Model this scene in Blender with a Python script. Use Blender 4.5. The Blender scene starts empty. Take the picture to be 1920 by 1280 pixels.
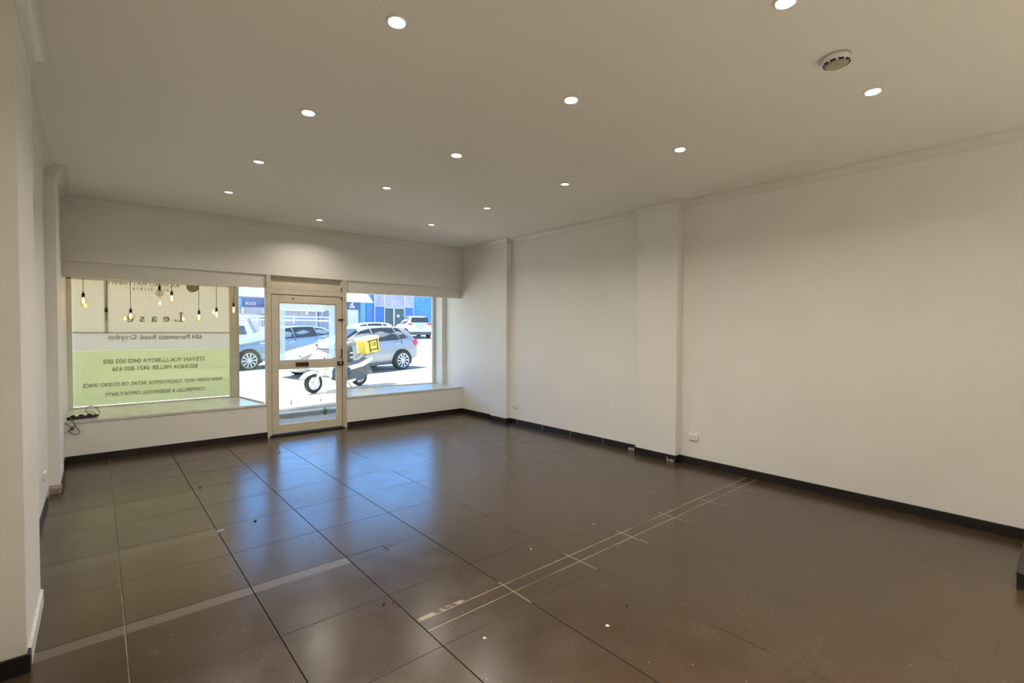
import bpy, bmesh, math, random
from mathutils import Vector, Matrix
random.seed(7)
C = bpy.context.scene.collection
PI = math.pi

# ------------------------------------------------------------------ camera
FPX, YAW, PITCH, ROLL, CH = 906.868, .7095, -.0235, .0039, 1.58
def cam_axes():
    cy, sy = math.cos(YAW), math.sin(YAW); cp, sp = math.cos(PITCH), math.sin(PITCH)
    w = Vector((sy*cp, cy*cp, sp)); r = Vector((cy, -sy, 0)); u = r.cross(w)
    c, s = math.cos(ROLL), math.sin(ROLL)
    return c*r+s*u, -s*r+c*u, w
CR, CU, CW = cam_axes()
cam = bpy.data.cameras.new('camera'); camo = bpy.data.objects.new('camera', cam); C.objects.link(camo)
cam.sensor_width = 36; cam.lens = 36*FPX/1920; cam.clip_start = .05; cam.clip_end = 300
m = Matrix((CR, CU, -CW)).transposed().to_4x4(); m.translation = (0, 0, CH); camo.matrix_world = m
bpy.context.scene.camera = camo
def at(px, py, Y):                       # the point of the plane y = Y that stands at that place of the photograph
    d = CW+CR*(px-960)/FPX-CU*(py-640)/FPX; t = Y/d.y
    return Vector((d.x*t, Y, CH+d.z*t))

# ------------------------------------------------------------------ world, sun, exposure
SUN, SKY, LAMP, BULB = 17.0, .95, 8.2, .4
W = bpy.data.worlds.new('world'); bpy.context.scene.world = W; W.use_nodes = True
nt = W.node_tree; bg = nt.nodes['Background']
tcw = nt.nodes.new('ShaderNodeTexCoord'); sx = nt.nodes.new('ShaderNodeSeparateXYZ'); cr = nt.nodes.new('ShaderNodeValToRGB')
nt.links.new(tcw.outputs['Generated'], sx.inputs[0]); nt.links.new(sx.outputs[2], cr.inputs[0]); nt.links.new(cr.outputs[0], bg.inputs[0])
cr.color_ramp.elements[0].position = 0; cr.color_ramp.elements[0].color = (.95, 1.15, 1.4, 1)
cr.color_ramp.elements[1].position = 1; cr.color_ramp.elements[1].color = (.05, .10, .26, 1)
for ps, cl in ((.06, (1.35, 1.7, 2.3)), (.32, (.9, 2.6, 6.0)), (.58, (.08, .16, .38))):
    el = cr.color_ramp.elements.new(ps); el.color = (*cl, 1)
bg.inputs[1].default_value = SKY
sd = bpy.data.lights.new('sun', 'SUN'); sd.energy = SUN; sd.angle = .0093; sd.color = (1, .94, .84)
so = bpy.data.objects.new('sun', sd); C.objects.link(so)
so.rotation_euler = Vector((-.30, .34, .95)).to_track_quat('Z', 'Y').to_euler(); so.location = (0, 20, 30)
vs = bpy.context.scene.view_settings
vs.view_transform = 'Standard'; vs.look = 'None'; vs.exposure = 0.0; vs.gamma = 1; vs.use_curve_mapping = False

# ------------------------------------------------------------------ room numbers
H, ZC, ZS = 3.117, 3.035, .085           # ceiling, bottom of the cove, top of the skirting
XR, XF, XP = 5.333, 5.289, 5.24          # right wall, its front bay, faces of its piers
XL, XLD = -.365, -.30                    # left wall, side of the display bay
F = 7.623                                # inner face of the shop front
YB = -6.0
GX0, GSX, GY0, GSY = .6969, .5987, 3.2345, .6026
LEDZ = .497
def G(x, y=0): return .03+.035*x+max(0, y-22)*.03

# ------------------------------------------------------------------ materials
def newmat(name):
    m = bpy.data.materials.new(name); m.use_nodes = True
    return m, m.node_tree, m.node_tree.nodes['Principled BSDF']
def mat(name, col, rough=.5, metal=0, noise=0, nscale=8, bump=0, bscale=60, spec=.5, coat=0):
    m, t, b = newmat(name)
    b.inputs['Base Color'].default_value = (*col, 1); b.inputs['Roughness'].default_value = rough
    b.inputs['Metallic'].default_value = metal; b.inputs['Specular IOR Level'].default_value = spec
    b.inputs['Coat Weight'].default_value = coat
    tc = t.nodes.new('ShaderNodeTexCoord')
    if noise:
        n = t.nodes.new('ShaderNodeTexNoise'); n.inputs['Scale'].default_value = nscale; n.inputs['Detail'].default_value = 5
        r = t.nodes.new('ShaderNodeMapRange'); r.inputs[1].default_value = .3; r.inputs[2].default_value = .7
        r.inputs[3].default_value = 1-noise; r.inputs[4].default_value = 1+noise
        v = t.nodes.new('ShaderNodeVectorMath'); v.operation = 'SCALE'; v.inputs[0].default_value = col
        t.links.new(tc.outputs['Object'], n.inputs['Vector']); t.links.new(n.outputs['Fac'], r.inputs[0])
        t.links.new(r.outputs[0], v.inputs['Scale']); t.links.new(v.outputs[0], b.inputs['Base Color'])
    if bump:
        n = t.nodes.new('ShaderNodeTexNoise'); n.inputs['Scale'].default_value = bscale; n.inputs['Detail'].default_value = 4
        q = t.nodes.new('ShaderNodeBump'); q.inputs['Strength'].default_value = bump; q.inputs['Distance'].default_value = .002
        t.links.new(tc.outputs['Object'], n.inputs['Vector']); t.links.new(n.outputs['Fac'], q.inputs['Height'])
        t.links.new(q.outputs[0], b.inputs['Normal'])
    return m
def emis(name, col, st):
    m, t, b = newmat(name); b.inputs['Base Color'].default_value = (*col, 1)
    b.inputs['Emission Color'].default_value = (*col, 1); b.inputs['Emission Strength'].default_value = st
    return m
def glass(name, tint=(.93, .96, .95), refl=1.0):
    m = bpy.data.materials.new(name); m.use_nodes = True; t = m.node_tree; t.nodes.clear()
    o = t.nodes.new('ShaderNodeOutputMaterial'); mx = t.nodes.new('ShaderNodeMixShader')
    tr = t.nodes.new('ShaderNodeBsdfTransparent'); tr.inputs[0].default_value = (*tint, 1)
    gl = t.nodes.new('ShaderNodeBsdfGlossy'); gl.inputs['Roughness'].default_value = .0
    lw = t.nodes.new('ShaderNodeLayerWeight'); lw.inputs[0].default_value = .5
    pw = t.nodes.new('ShaderNodeMath'); pw.operation = 'POWER'; pw.inputs[1].default_value = 5
    ml = t.nodes.new('ShaderNodeMath'); ml.operation = 'MULTIPLY_ADD'; ml.inputs[1].default_value = .9*refl; ml.inputs[2].default_value = .035*refl
    t.links.new(lw.outputs['Facing'], pw.inputs[0]); t.links.new(pw.outputs[0], ml.inputs[0]); t.links.new(ml.outputs[0], mx.inputs[0])
    t.links.new(tr.outputs[0], mx.inputs[1]); t.links.new(gl.outputs[0], mx.inputs[2]); t.links.new(mx.outputs[0], o.inputs[0])
    return m
def translucent(name, col, tcol, fac=.5, noise=0):
    m = bpy.data.materials.new(name); m.use_nodes = True; t = m.node_tree; t.nodes.clear()
    o = t.nodes.new('ShaderNodeOutputMaterial'); mx = t.nodes.new('ShaderNodeMixShader'); mx.inputs[0].default_value = fac
    a = t.nodes.new('ShaderNodeBsdfDiffuse'); a.inputs[0].default_value = (*col, 1)
    b = t.nodes.new('ShaderNodeBsdfTranslucent'); b.inputs[0].default_value = (*tcol, 1)
    t.links.new(a.outputs[0], mx.inputs[1]); t.links.new(b.outputs[0], mx.inputs[2]); t.links.new(mx.outputs[0], o.inputs[0])
    return m

M = {}
M['wall'] = mat('painted_plaster_wall', (.86, .84, .80), .55, noise=.02, nscale=1.5, bump=.25, bscale=35, spec=.3)
M['ceiling'] = mat('painted_ceiling', (.90, .87, .80), .7, noise=.015, nscale=1.2, spec=.2)
M['trim'] = mat('gloss_trim_paint', (.80, .78, .71), .35, noise=.02, nscale=4)
M['frame'] = mat('cream_painted_timber', (.66, .60, .47), .4, noise=.05, nscale=9, bump=.2, bscale=20)
M['pframe'] = mat('pale_painted_timber', (.80, .80, .75), .4, noise=.03, nscale=9)
M['skirt'] = mat('brown_skirting_tile', (.014, .010, .008), .45, noise=.25, nscale=9)
M['chip'] = mat('worn_white_skirting', (.70, .68, .64), .6, noise=.25, nscale=30)
M['screed'] = mat('bare_adhesive', (.42, .36, .30), .8, noise=.3, nscale=25)
M['stone'] = mat('cream_stone_ledge', (.70, .70, .64), .2, noise=.08, nscale=6, spec=.7, coat=.3)
M['glass'] = glass('clear_glass')
M['steel'] = mat('brushed_steel', (.55, .54, .5), .3, 1)
M['white'] = mat('white_plastic', (.85, .85, .83), .35)
M['black'] = mat('black_plastic', (.012, .011, .01), .4)
M['brown'] = mat('dark_bronze_metal', (.06, .035, .02), .4, .3)
M['dark'] = mat('dark_gap', (.01, .009, .008), .8)
M['crumb'] = mat('plaster_crumb', (.8, .77, .7), .8, noise=.1, nscale=200)
M['speck'] = mat('dark_grit', (.02, .017, .015), .8)
M['lampface'] = emis('downlight_face', (1, .88, .66), 4)
M['ring'] = mat('downlight_ring', (.80, .76, .68), .3)
M['filament'] = emis('glowing_filament', (1, .66, .30), 26)
M['bulbglass'] = glass('amber_bulb_glass', (1, .88, .62), 1.0)
M['clearbulb'] = glass('smoky_bulb_glass', (.80, .76, .62), 1.3)
M['cable'] = mat('grey_cable', (.10, .095, .07), .5)
M['wcable'] = mat('white_cable', (.7, .68, .6), .5)
M['signw'] = translucent('cream_sign_panel', (.80, .77, .68), (.83, .75, .60), .62)
M['signp'] = translucent('pale_sign_panel', (.76, .73, .68), (.80, .74, .64), .62)
M['signg'] = translucent('green_sign_panel', (.70, .72, .52), (.80, .78, .53), .62)
M['signt'] = translucent('sign_lettering', (.38, .36, .27), (.56, .52, .38), .6)
M['frost'] = translucent('frosted_vinyl', (.9, .95, .95), (.9, 1, 1), .8)
t_ = M['frost'].node_tree; o_ = t_.nodes['Material Output']; src = o_.inputs[0].links[0].from_socket
mx_ = t_.nodes.new('ShaderNodeMixShader'); tp_ = t_.nodes.new('ShaderNodeBsdfTransparent'); mx_.inputs[0].default_value = .45
t_.links.new(src, mx_.inputs[1]); t_.links.new(tp_.outputs[0], mx_.inputs[2]); t_.links.new(mx_.outputs[0], o_.inputs[0])

def floor_material():
    m, t, b = newmat('brown_floor_tiles')
    L = t.links
    geo = t.nodes.new('ShaderNodeNewGeometry'); sp = t.nodes.new('ShaderNodeSeparateXYZ'); L.new(geo.outputs['Position'], sp.inputs[0])
    X, Y = sp.outputs[0], sp.outputs[1]
    def mt(op, a, b_=None, c=None, clamp=False):
        n = t.nodes.new('ShaderNodeMath'); n.operation = op; n.use_clamp = clamp
        for i, v in enumerate((a, b_, c)):
            if v is None: continue
            if isinstance(v, (int, float)): n.inputs[i].default_value = v
            else: L.new(v, n.inputs[i])
        return n.outputs[0]
    def band(v, lo, hi, soft=.0008):     # 1 between lo and hi
        return mt('MULTIPLY', mt('DIVIDE', mt('SUBTRACT', v, lo), soft, clamp=True), mt('DIVIDE', mt('SUBTRACT', hi, v), soft, clamp=True))
    def noise(scale, detail=4, vec=None, dist=0):
        n = t.nodes.new('ShaderNodeTexNoise'); n.inputs['Scale'].default_value = scale; n.inputs['Detail'].default_value = detail
        n.inputs['Distortion'].default_value = dist; L.new(vec or geo.outputs['Position'], n.inputs['Vector']); return n.outputs['Fac']
    def ramp(v, a, b_, lo=0., hi=1.):
        n = t.nodes.new('ShaderNodeMapRange'); n.clamp = True; L.new(v, n.inputs[0])
        for i, q in enumerate((a, b_, lo, hi)): n.inputs[i+1].default_value = q
        return n.outputs[0]
    def gline(v, o, s, w):
        q = mt('SUBTRACT', mt('FLOORED_MODULO', mt('ADD', mt('SUBTRACT', v, o), s/2), s), s/2)
        return mt('DIVIDE', mt('SUBTRACT', w, mt('ABSOLUTE', q)), .001, clamp=True)
    def mix(f, a, b_):
        n = t.nodes.new('ShaderNodeMix'); n.data_type = 'RGBA'; L.new(f, n.inputs[0]) if not isinstance(f, float) else None
        for i, v in ((6, a), (7, b_)):
            if isinstance(v, tuple): n.inputs[i].default_value = (*v, 1)
            else: L.new(v, n.inputs[i])
        return n.outputs[2]
    gx = gline(X, GX0, GSX, .0036); gy = gline(Y, GY0, GSY, .0030)
    vis = ramp(X, 2.2, 3.6, 1, .12)
    visn = ramp(noise(1.6, 3), .40, .56, .12, 1)
    visy = mt('MULTIPLY', ramp(Y, 1.2, 3.2, .55, 1), mt('MAXIMUM', ramp(X, 1.9, 1.5, 0, 1), visn))
    gx = mt('MULTIPLY', gx, mt('MULTIPLY', mt('MAXIMUM', ramp(X, 2.15, 2.1, 0, 1), mt('MULTIPLY', vis, visn)), ramp(X, .4, .5, .35, 1)))
    gy = mt('MULTIPLY', mt('MULTIPLY', gy, ramp(X, .05, .75, .35, 1)), mt('MULTIPLY', vis, visy))
    # the ordinary joint next to a patched strip is moved to its edge
    off = mt('MULTIPLY', band(Y, 3.20, 3.268), ramp(X, 1.57, 1.56, 0, 1))
    gy = mt('MULTIPLY', gy, mt('SUBTRACT', 1, off))
    dark = mt('MAXIMUM', gx, gy)
    edge1 = mt('MULTIPLY', mt('MAXIMUM', band(Y, 3.268, 3.274), mt('MULTIPLY', band(Y, 3.168, 3.172), .6)), ramp(X, 1.572, 1.57, 0, 1))
    tick1 = mt('MULTIPLY', band(X, 1.566, 1.572), band(Y, 3.168, 3.274))
    dark = mt('MAXIMUM', dark, mt('MAXIMUM', edge1, tick1))
    e3 = mt('MULTIPLY', mt('MAXIMUM', band(Y, 5.577, 5.583), band(Y, 4.408, 4.414)), ramp(X, .70, .695, 0, .7))
    dark = mt('MAXIMUM', dark, e3)
    # patched strips where walls once stood
    s1 = mt('MULTIPLY', band(Y, 3.17, 3.27, .004), ramp(X, 1.292, 1.288, 0, 1))
    s2 = mt('MULTIPLY', band(Y, 2.182, 2.282), mt('MULTIPLY', ramp(X, 1.29, 1.30, 0, 1), ramp(X, 5.0, 2.5, .5, 1)))
    s3 = mt('MULTIPLY', mt('MAXIMUM', band(Y, 5.34, 5.58, .02), band(Y, 4.25, 4.41, .02)), ramp(X, .695, .69, 0, 1))
    n1 = noise(1.3, 5, dist=.4); n2 = noise(24, 6); n3 = noise(4, 3, dist=.3)
    base = mix(ramp(n1, .32, .68), (.054, .032, .016), (.066, .040, .021))
    base = mix(ramp(n3, .45, .65, 0, .22), base, (.085, .060, .038))
    # every tile a touch different
    cx = mt('FLOOR', mt('DIVIDE', mt('SUBTRACT', X, GX0), GSX)); cy = mt('FLOOR', mt('DIVIDE', mt('SUBTRACT', Y, GY0), GSY))
    cmb = t.nodes.new('ShaderNodeCombineXYZ'); L.new(cx, cmb.inputs[0]); L.new(cy, cmb.inputs[1])
    wn = t.nodes.new('ShaderNodeTexWhiteNoise'); L.new(cmb.outputs[0], wn.inputs['Vector'])
    base = mix(mt('MULTIPLY', wn.outputs['Value'], .35), base, (.048, .032, .021))
    base = mix(mt('MULTIPLY', s1, .55), base, (.19, .15, .12))
    base = mix(mt('MULTIPLY', s2, .55), base, (.050, .032, .020))
    base = mix(mt('MULTIPLY', s3, .55), base, (.105, .08, .055))
    base = mix(mt('MULTIPLY', dark, .92), base, (.012, .010, .009))
    # pale grout round the long strip, its cross joints, and the left hand column
    pl = mt('MAXIMUM', band(Y, 2.279, 2.285), band(Y, 2.178, 2.184))
    pl = mt('MULTIPLY', pl, mt('MULTIPLY', band(X, 1.30, 5.30), ramp(noise(2.2, 3), .38, .52, .25, .95)))
    px_ = mt('MULTIPLY', gline(X, GX0, GSX, .005), mt('MULTIPLY', band(Y, 2.02, 2.34, .02), band(X, 1.85, 5.2)))
    pa = mt('MULTIPLY', band(X, .0895, .0945), mt('MULTIPLY', ramp(noise(3, 3), .42, .55, .1, .6), ramp(Y, 3.2, 4.2, 1, .25)))
    sm = mt('MULTIPLY', mt('MULTIPLY', band(Y, 2.277, 2.32, .02), band(X, 1.30, 1.62, .03)), ramp(noise(22, 3), .42, .5, 0, 1))
    base = mix(mt('MAXIMUM', mt('MAXIMUM', pl, mt('MULTIPLY', px_, .6)), mt('MAXIMUM', pa, sm)), base, (.42, .33, .24))
    spk = ramp(noise(70, 0), .84, .87, 0, .5)
    base = mix(spk, base, (.45, .40, .33))
    L.new(base, b.inputs['Base Color'])
    rg = ramp(n3, .3, .7, .215, .275)
    rg = mt('ADD', rg, mt('MULTIPLY', s1, .10)); rg = mt('ADD', rg, mt('MULTIPLY', dark, .4))
    L.new(rg, b.inputs['Roughness']); L.new(mt('SUBTRACT', .72, mt('MULTIPLY', dark, .72)), b.inputs['Specular IOR Level'])
    bp = t.nodes.new('ShaderNodeBump'); bp.inputs['Strength'].default_value = .35; bp.inputs['Distance'].default_value = .0012
    hg = mt('SUBTRACT', mt('MULTIPLY', noise(3.1, 1), .3), dark); L.new(hg, bp.inputs['Height']); L.new(bp.outputs[0], b.inputs['Normal'])
    return m
M['floor'] = floor_material()

# ------------------------------------------------------------------ mesh helpers
def tag(o, label=None, cat=None, group=None, kind=None):
    if label: o['label'] = label
    if cat: o['category'] = cat
    if group: o['group'] = group
    if kind: o['kind'] = kind
    return o
def empty(name, loc, rot=(0, 0, 0)):
    o = bpy.data.objects.new(name, None); C.objects.link(o); o.location = loc; o.rotation_euler = rot; o.empty_display_size = .1
    return o
def link(name, bm, m, parent=None, smooth=False, bevel=0, sub=0):
    me = bpy.data.meshes.new(name); bmesh.ops.recalc_face_normals(bm, faces=bm.faces); bm.to_mesh(me); bm.free()
    me.materials.append(m); o = bpy.data.objects.new(name, me); C.objects.link(o); o.parent = parent
    if smooth:
        for p in me.polygons: p.use_smooth = True
    if bevel:
        q = o.modifiers.new('bevel', 'BEVEL'); q.width = bevel; q.segments = 2; q.limit_method = 'ANGLE'
    if sub:
        q = o.modifiers.new('sub', 'SUBSURF'); q.levels = sub; q.render_levels = sub
    return o
def B(): return bmesh.new()
def box(bm, x0, y0, z0, x1, y1, z1):
    v = [bm.verts.new(p) for p in ((x0, y0, z0), (x1, y0, z0), (x1, y1, z0), (x0, y1, z0), (x0, y0, z1), (x1, y0, z1), (x1, y1, z1), (x0, y1, z1))]
    for f in ((0, 1, 2, 3), (4, 5, 6, 7), (0, 1, 5, 4), (1, 2, 6, 5), (2, 3, 7, 6), (3, 0, 4, 7)): bm.faces.new([v[i] for i in f])
    return bm
def bx(*a): return box(B(), *a)
def prism(bm, pts, z0, z1, axis='z'):    # polygon swept along an axis
    def P(p, h): return (p[0], p[1], h) if axis == 'z' else ((p[0], h, p[1]) if axis == 'y' else (h, p[0], p[1]))
    a = [bm.verts.new(P(p, z0)) for p in pts]; b = [bm.verts.new(P(p, z1)) for p in pts]; n = len(pts)
    bm.faces.new(a); bm.faces.new(b)
    for i in range(n): bm.faces.new((a[i], a[(i+1) % n], b[(i+1) % n], b[i]))
    return bm
def lathe(bm, prof, seg=24, mtx=Matrix()):
    rings = []
    for r, z in prof:
        rings.append([bm.verts.new(mtx @ Vector((r*math.cos(2*PI*k/seg), r*math.sin(2*PI*k/seg), z))) for k in range(seg)])
    for a, b in zip(rings, rings[1:]):
        for k in range(seg): bm.faces.new((a[k], a[(k+1) % seg], b[(k+1) % seg], b[k]))
    for rg, (r, z) in () if prof[0][0] > 1e-5 and prof[-1][0] > 1e-5 else ((rings[0], prof[0]), (rings[-1], prof[-1])):
        if r > 1e-5: bm.faces.new(rg)
    bmesh.ops.remove_doubles(bm, verts=bm.verts, dist=1e-6)
    return bm
def tube(bm, pts, r, seg=8, taper=None):
    pts = [Vector(p) for p in pts]; rings = []; n = len(pts)
    nrm = None
    for i, p in enumerate(pts):
        d = (pts[min(i+1, n-1)]-pts[max(i-1, 0)]).normalized()
        if nrm is None:
            nrm = d.orthogonal().normalized()
        nrm = (nrm-d*nrm.dot(d)).normalized(); bn = d.cross(nrm)
        rr = r*(taper[i] if taper else 1)
        rings.append([bm.verts.new(p+nrm*rr*math.cos(2*PI*k/seg)+bn*rr*math.sin(2*PI*k/seg)) for k in range(seg)])
    for a, b in zip(rings, rings[1:]):
        for k in range(seg): bm.faces.new((a[k], a[(k+1) % seg], b[(k+1) % seg], b[k]))
    bm.faces.new(rings[0]); bm.faces.new(rings[-1])
    return bm
def smooth_path(pts, n=8):               # Catmull-Rom
    P = [Vector(p) for p in pts]; P = [P[0]*2-P[1]]+P+[P[-1]*2-P[-2]]; out = []
    for i in range(1, len(P)-2):
        for k in range(n):
            t = k/n; a, b, c, d = P[i-1:i+3]
            out.append(.5*((2*b)+(c-a)*t+(2*a-5*b+4*c-d)*t*t+(3*b-a-3*c+d)*t**3))
    out.append(P[-2]); return out
def sweep(bm, path, prof, side):         # profile (distance from the wall, z) carried along a wall line with mitred corners; side: +1 room on the left
    n = len(path); rows = []
    for i, p in enumerate(path):
        p = Vector(p); dirs = []
        if i > 0: dirs.append((p-Vector(path[i-1])).normalized())
        if i < n-1: dirs.append((Vector(path[i+1])-p).normalized())
        ns = [Vector((-d.y, d.x))*side for d in dirs]
        if len(ns) == 2:
            s = ns[0]+ns[1]; nn = s/(s.length_squared/2) if s.length > 1e-6 else ns[0]
        else: nn = ns[0]
        rows.append([bm.verts.new((p.x+nn.x*a, p.y+nn.y*a, z)) for a, z in prof])
    k = len(prof)
    for a, b in zip(rows, rows[1:]):
        for j in range(k): bm.faces.new((a[j], a[(j+1) % k], b[(j+1) % k], b[j]))
    bm.faces.new(rows[0]); bm.faces.new(rows[-1])
    return bm
def wall_sheet(path, z0, z1, side, th=.12):   # wall of a given thickness behind a polyline
    return sweep(B(), path, [(0, z0), (0, z1), (-th, z1), (-th, z0)], side)
def copy_tree(o, parent=None):
    c = o.copy(); C.objects.link(c); c.parent = parent
    for ch in list(o.children): copy_tree(ch, c)
    return c
def struct(name, bm, m, **k): return tag(link(name, bm, m, **k), kind='structure')

# ------------------------------------------------------------------ the shell
struct('floor', bx(-.6, -.60, -.15, 5.6, F+.14, 0), M['floor'])
struct('floor', bx(-.6, YB-.2, -.15, 5.6, -.60, 0), mat('added_bounce_floor', (.80, .77, .70), .35, noise=.03, nscale=3))  # unseen rear floor, made pale to bounce lamplight onto the ceiling
struct('ceiling', bx(-.6, YB-.2, H, 5.6, F+.2, H+.2), M['ceiling'])
struct('wall_back', bx(-.6, YB-.12, 0, 5.6, YB, H), M['wall'])
RP = [(XR, YB), (XR, 3.09), (XP, 3.09), (XP, 3.655), (XR, 3.655), (XR, 6.25), (XP, 6.25), (XP, 6.68), (XF, 6.68), (XF, 8.62)]
LP = [(XL, YB), (XL, 3.11), (-.262, 3.11), (-.262, 3.83), (XL, 3.83), (XL, 6.33), (-.282, 6.33), (-.282, 6.95), (XLD, 6.95), (XLD, 8.80)]
struct('wall_right', wall_sheet(RP, 0, H, 1), M['wall'])
struct('wall_left', wall_sheet(LP, 0, H, -1), M['wall'])
def cove(o=.082):
    pr = [(0, ZC-.001), (.006, ZC-.001), (.006, ZC+.006)]
    for k in range(9):
        a = k/8*PI/2; pr.append((.008+(o-.020)*(1-math.cos(a)), ZC+.008+(H-ZC-.020)*math.sin(a)))
    pr += [(o-.004, H-.012), (o-.004, H-.006), (o, H-.006), (o, H+.001), (0, H+.001)]
    return pr
struct('trim_1', sweep(B(), RP[:-1]+[(XF, F-.002)], cove(), 1), M['trim'])
struct('trim_2', sweep(B(), LP[:-1]+[(XLD, F-.002)], cove(), -1), M['trim'])
struct('trim_3', sweep(B(), [(XLD, F), (XF, F)], cove(), -1), M['trim'])
sk = [(0, 0), (0, ZS), (.009, ZS), (.012, ZS-.003), (.012, 0)]
struct('baseboard_right', sweep(B(), RP[:-1]+[(XF, F-.013)], sk, 1), M['skirt'])
struct('baseboard_left', sweep(B(), [(XL, YB), (XL, 3.11), (-.262, 3.11), (-.262, 3.16)], sk, -1), M['skirt'])
struct('baseboard_left', sweep(B(), [(-.262, 3.16), (-.262, 3.83)], sk, -1), M['chip'])
bl = struct('baseboard_left', sweep(B(), [(XL, 3.83), (XL, 6.02)], [(0, 0), (0, ZS-.03), (.012, ZS-.03), (.012, 0)], -1), M['skirt'])
struct('baseboard_left', sweep(B(), [(XL, 6.02), (XL, 6.33)], [(0, 0), (0, .07), (.003, .07), (.008, .03), (.004, 0)], -1), M['screed'])
struct('baseboard_left', sweep(B(), [(XL, 6.33), (-.282, 6.33), (-.282, 6.40)], [(0, 0), (0, .083), (.004, .083), (.009, .05), (.004, 0)], -1), M['screed'])
struct('baseboard_left', sweep(B(), [(-.282, 6.40), (-.282, 6.95), (XLD, 6.95), (XLD, F-.013)], [(0, 0), (0, ZS), (.010, ZS), (.010, 0)], -1), M['skirt'])
# chipped joints and exposed adhesive on the right skirting
for x, y0, y1 in ((XR-.012, 3.70, 3.83), (XP-.012, 3.11, 3.20)):
    bm = B()
    pts = [(y0, .006)]+[(y0+(y1-y0)*k/6, .02+.05*random.random()) for k in range(7)]+[(y1, .006)]
    prism(bm, pts, x-.0015, x+.001, 'x'); struct('baseboard_right', bm, M['screed'])
for y in (4.25, 4.85, 5.45, 6.05): struct('baseboard_right', bx(XR-.0135, y, .004, XR-.011, y+.005, ZS-.002), M['screed'])

# front: dwarf walls, stone ledges, beam, lowered head panels
DJ0, DJ1 = 1.866, 3.045                  # outer edges of the door frame
struct('wall_front', bx(XLD, F, 0, DJ0, F+.10, LEDZ-.032), M['wall'])
struct('wall_front', bx(DJ1, F, 0, XF, F+.10, LEDZ-.032), M['wall'])
struct('baseboard_front', sweep(B(), [(XLD, F), (DJ0, F)], sk, -1), M['skirt'])
struct('baseboard_front', sweep(B(), [(DJ1, F), (XF-.012, F)], sk, -1), M['skirt'])
PL = [(XLD, F-.012), (DJ0, F-.012), (DJ0, F+.12), (1.70, 8.80), (XLD, 8.80)]
PR = [(DJ1, F-.012), (XF, F-.012), (XF, 8.52), (3.38, 8.74), (DJ1, F+.12)]
struct('trim_4', prism(B(), PL, LEDZ-.03, LEDZ), M['stone'], bevel=.003)
struct('trim_5', prism(B(), PR, LEDZ-.03, LEDZ), M['stone'], bevel=.003)
struct('wall_front', bx(XLD, F, 2.367, XF, F+.16, H), M['wall'])
struct('trim_6', bx(XLD, F+.03, 2.178, DJ0+.06, F+.075, 2.37), M['trim'], bevel=.002)
struct('trim_7', bx(DJ1-.08, F+.03, 2.178, XF-.012, F+.075, 2.37), M['trim'], bevel=.002)
struct('ceiling', prism(B(), [(XLD-.1, F+.16), (XF+.1, F+.16), (XF+.1, 8.9), (XLD-.1, 8.9)], 2.42, 2.50), M['ceiling'])
# outer wall over the glass and below the ledges
struct('wall_front', prism(B(), [(XLD-.1, 8.80), (1.70, 8.80), (3.38, 8.74), (XF+.1, 8.52), (XF+.1, 8.72), (3.38, 8.94), (1.70, 9.0), (XLD-.1, 9.0)], 2.27, 3.9), M['wall'])
struct('wall_front', prism(B(), [(XLD-.1, 8.72), (1.70, 8.72), (1.70, 8.82), (XLD-.1, 8.82)], -.1, LEDZ-.03), M['wall'])
struct('wall_front', prism(B(), [(3.38, 8.66), (XF+.1, 8.44), (XF+.1, 8.54), (3.38, 8.76)], -.1, LEDZ-.03), M['wall'])
struct('wall_front', prism(B(), [(DJ0-.06, F+.1), (DJ0, F+.1), (1.72, 8.82), (1.64, 8.82)], -.1, LEDZ-.03), M['wall'])
struct('wall_front', prism(B(), [(DJ1, F+.1), (DJ1+.06, F+.1), (3.46, 8.74), (3.38, 8.74)], -.1, LEDZ-.03), M['wall'])

def bar(bm, a, b, w, z0, z1):            # upright member along the line a-b in plan
    a, b = Vector(a), Vector(b); d = (b-a).normalized(); n = Vector((-d.y, d.x))*w/2
    return prism(bm, [tuple(a+n), tuple(b+n), tuple(b-n), tuple(a-n)], z0, z1)
def window(name, a, b, z0, z1, fw=.05, fd=.05, m=None, ends=(1, 1)):
    a, b = Vector(a), Vector(b); d = (b-a).normalized(); L = (b-a).length
    e = tag(empty(name, (0, 0, 0)), kind='structure')
    bm = B()
    bar(bm, a, b, fd, z1-.04, z1); bar(bm, a, b, fd*.6, z0, z0+.018)
    if ends[0]: bar(bm, a, a+d*fw*ends[0], fd, z0, z1)
    if ends[1]: bar(bm, b-d*fw*ends[1], b, fd, z0, z1)
    tag(link('window_frame', bm, m or M['pframe'], e, bevel=.003), kind='structure')
    tag(link('window_pane', bar(B(), a+d*.01, b-d*.01, .006, z0+.01, z1-.03), M['glass'], e), kind='structure')
    return e
window('window_1', (XLD, 8.75), (1.61, 8.75), LEDZ, 2.28, ends=(1.0, .2), m=M['pframe'])
window('window_2', (1.70, 8.72), (DJ0-.02, F+.12), LEDZ, 2.28, fw=.03, fd=.03, ends=(0, 0), m=M['pframe'])
window('window_3', (3.38, 8.66), (5.19, 8.47), LEDZ, 2.28, fw=.03, ends=(1, 1.6))
window('window_4', (3.36, 8.66), (DJ1+.03, F+.12), LEDZ, 2.28, fw=.03, fd=.03, ends=(1, .1))
struct('trim_8', prism(B(), [(1.605, 8.70), (1.725, 8.70), (1.735, 8.80), (1.605, 8.80)], LEDZ, 2.28), M['frame'], bevel=.004)
struct('trim_9', bx(5.20, 8.19, LEDZ, XF, 8.50, 2.28), M['pframe'], bevel=.003)

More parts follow.
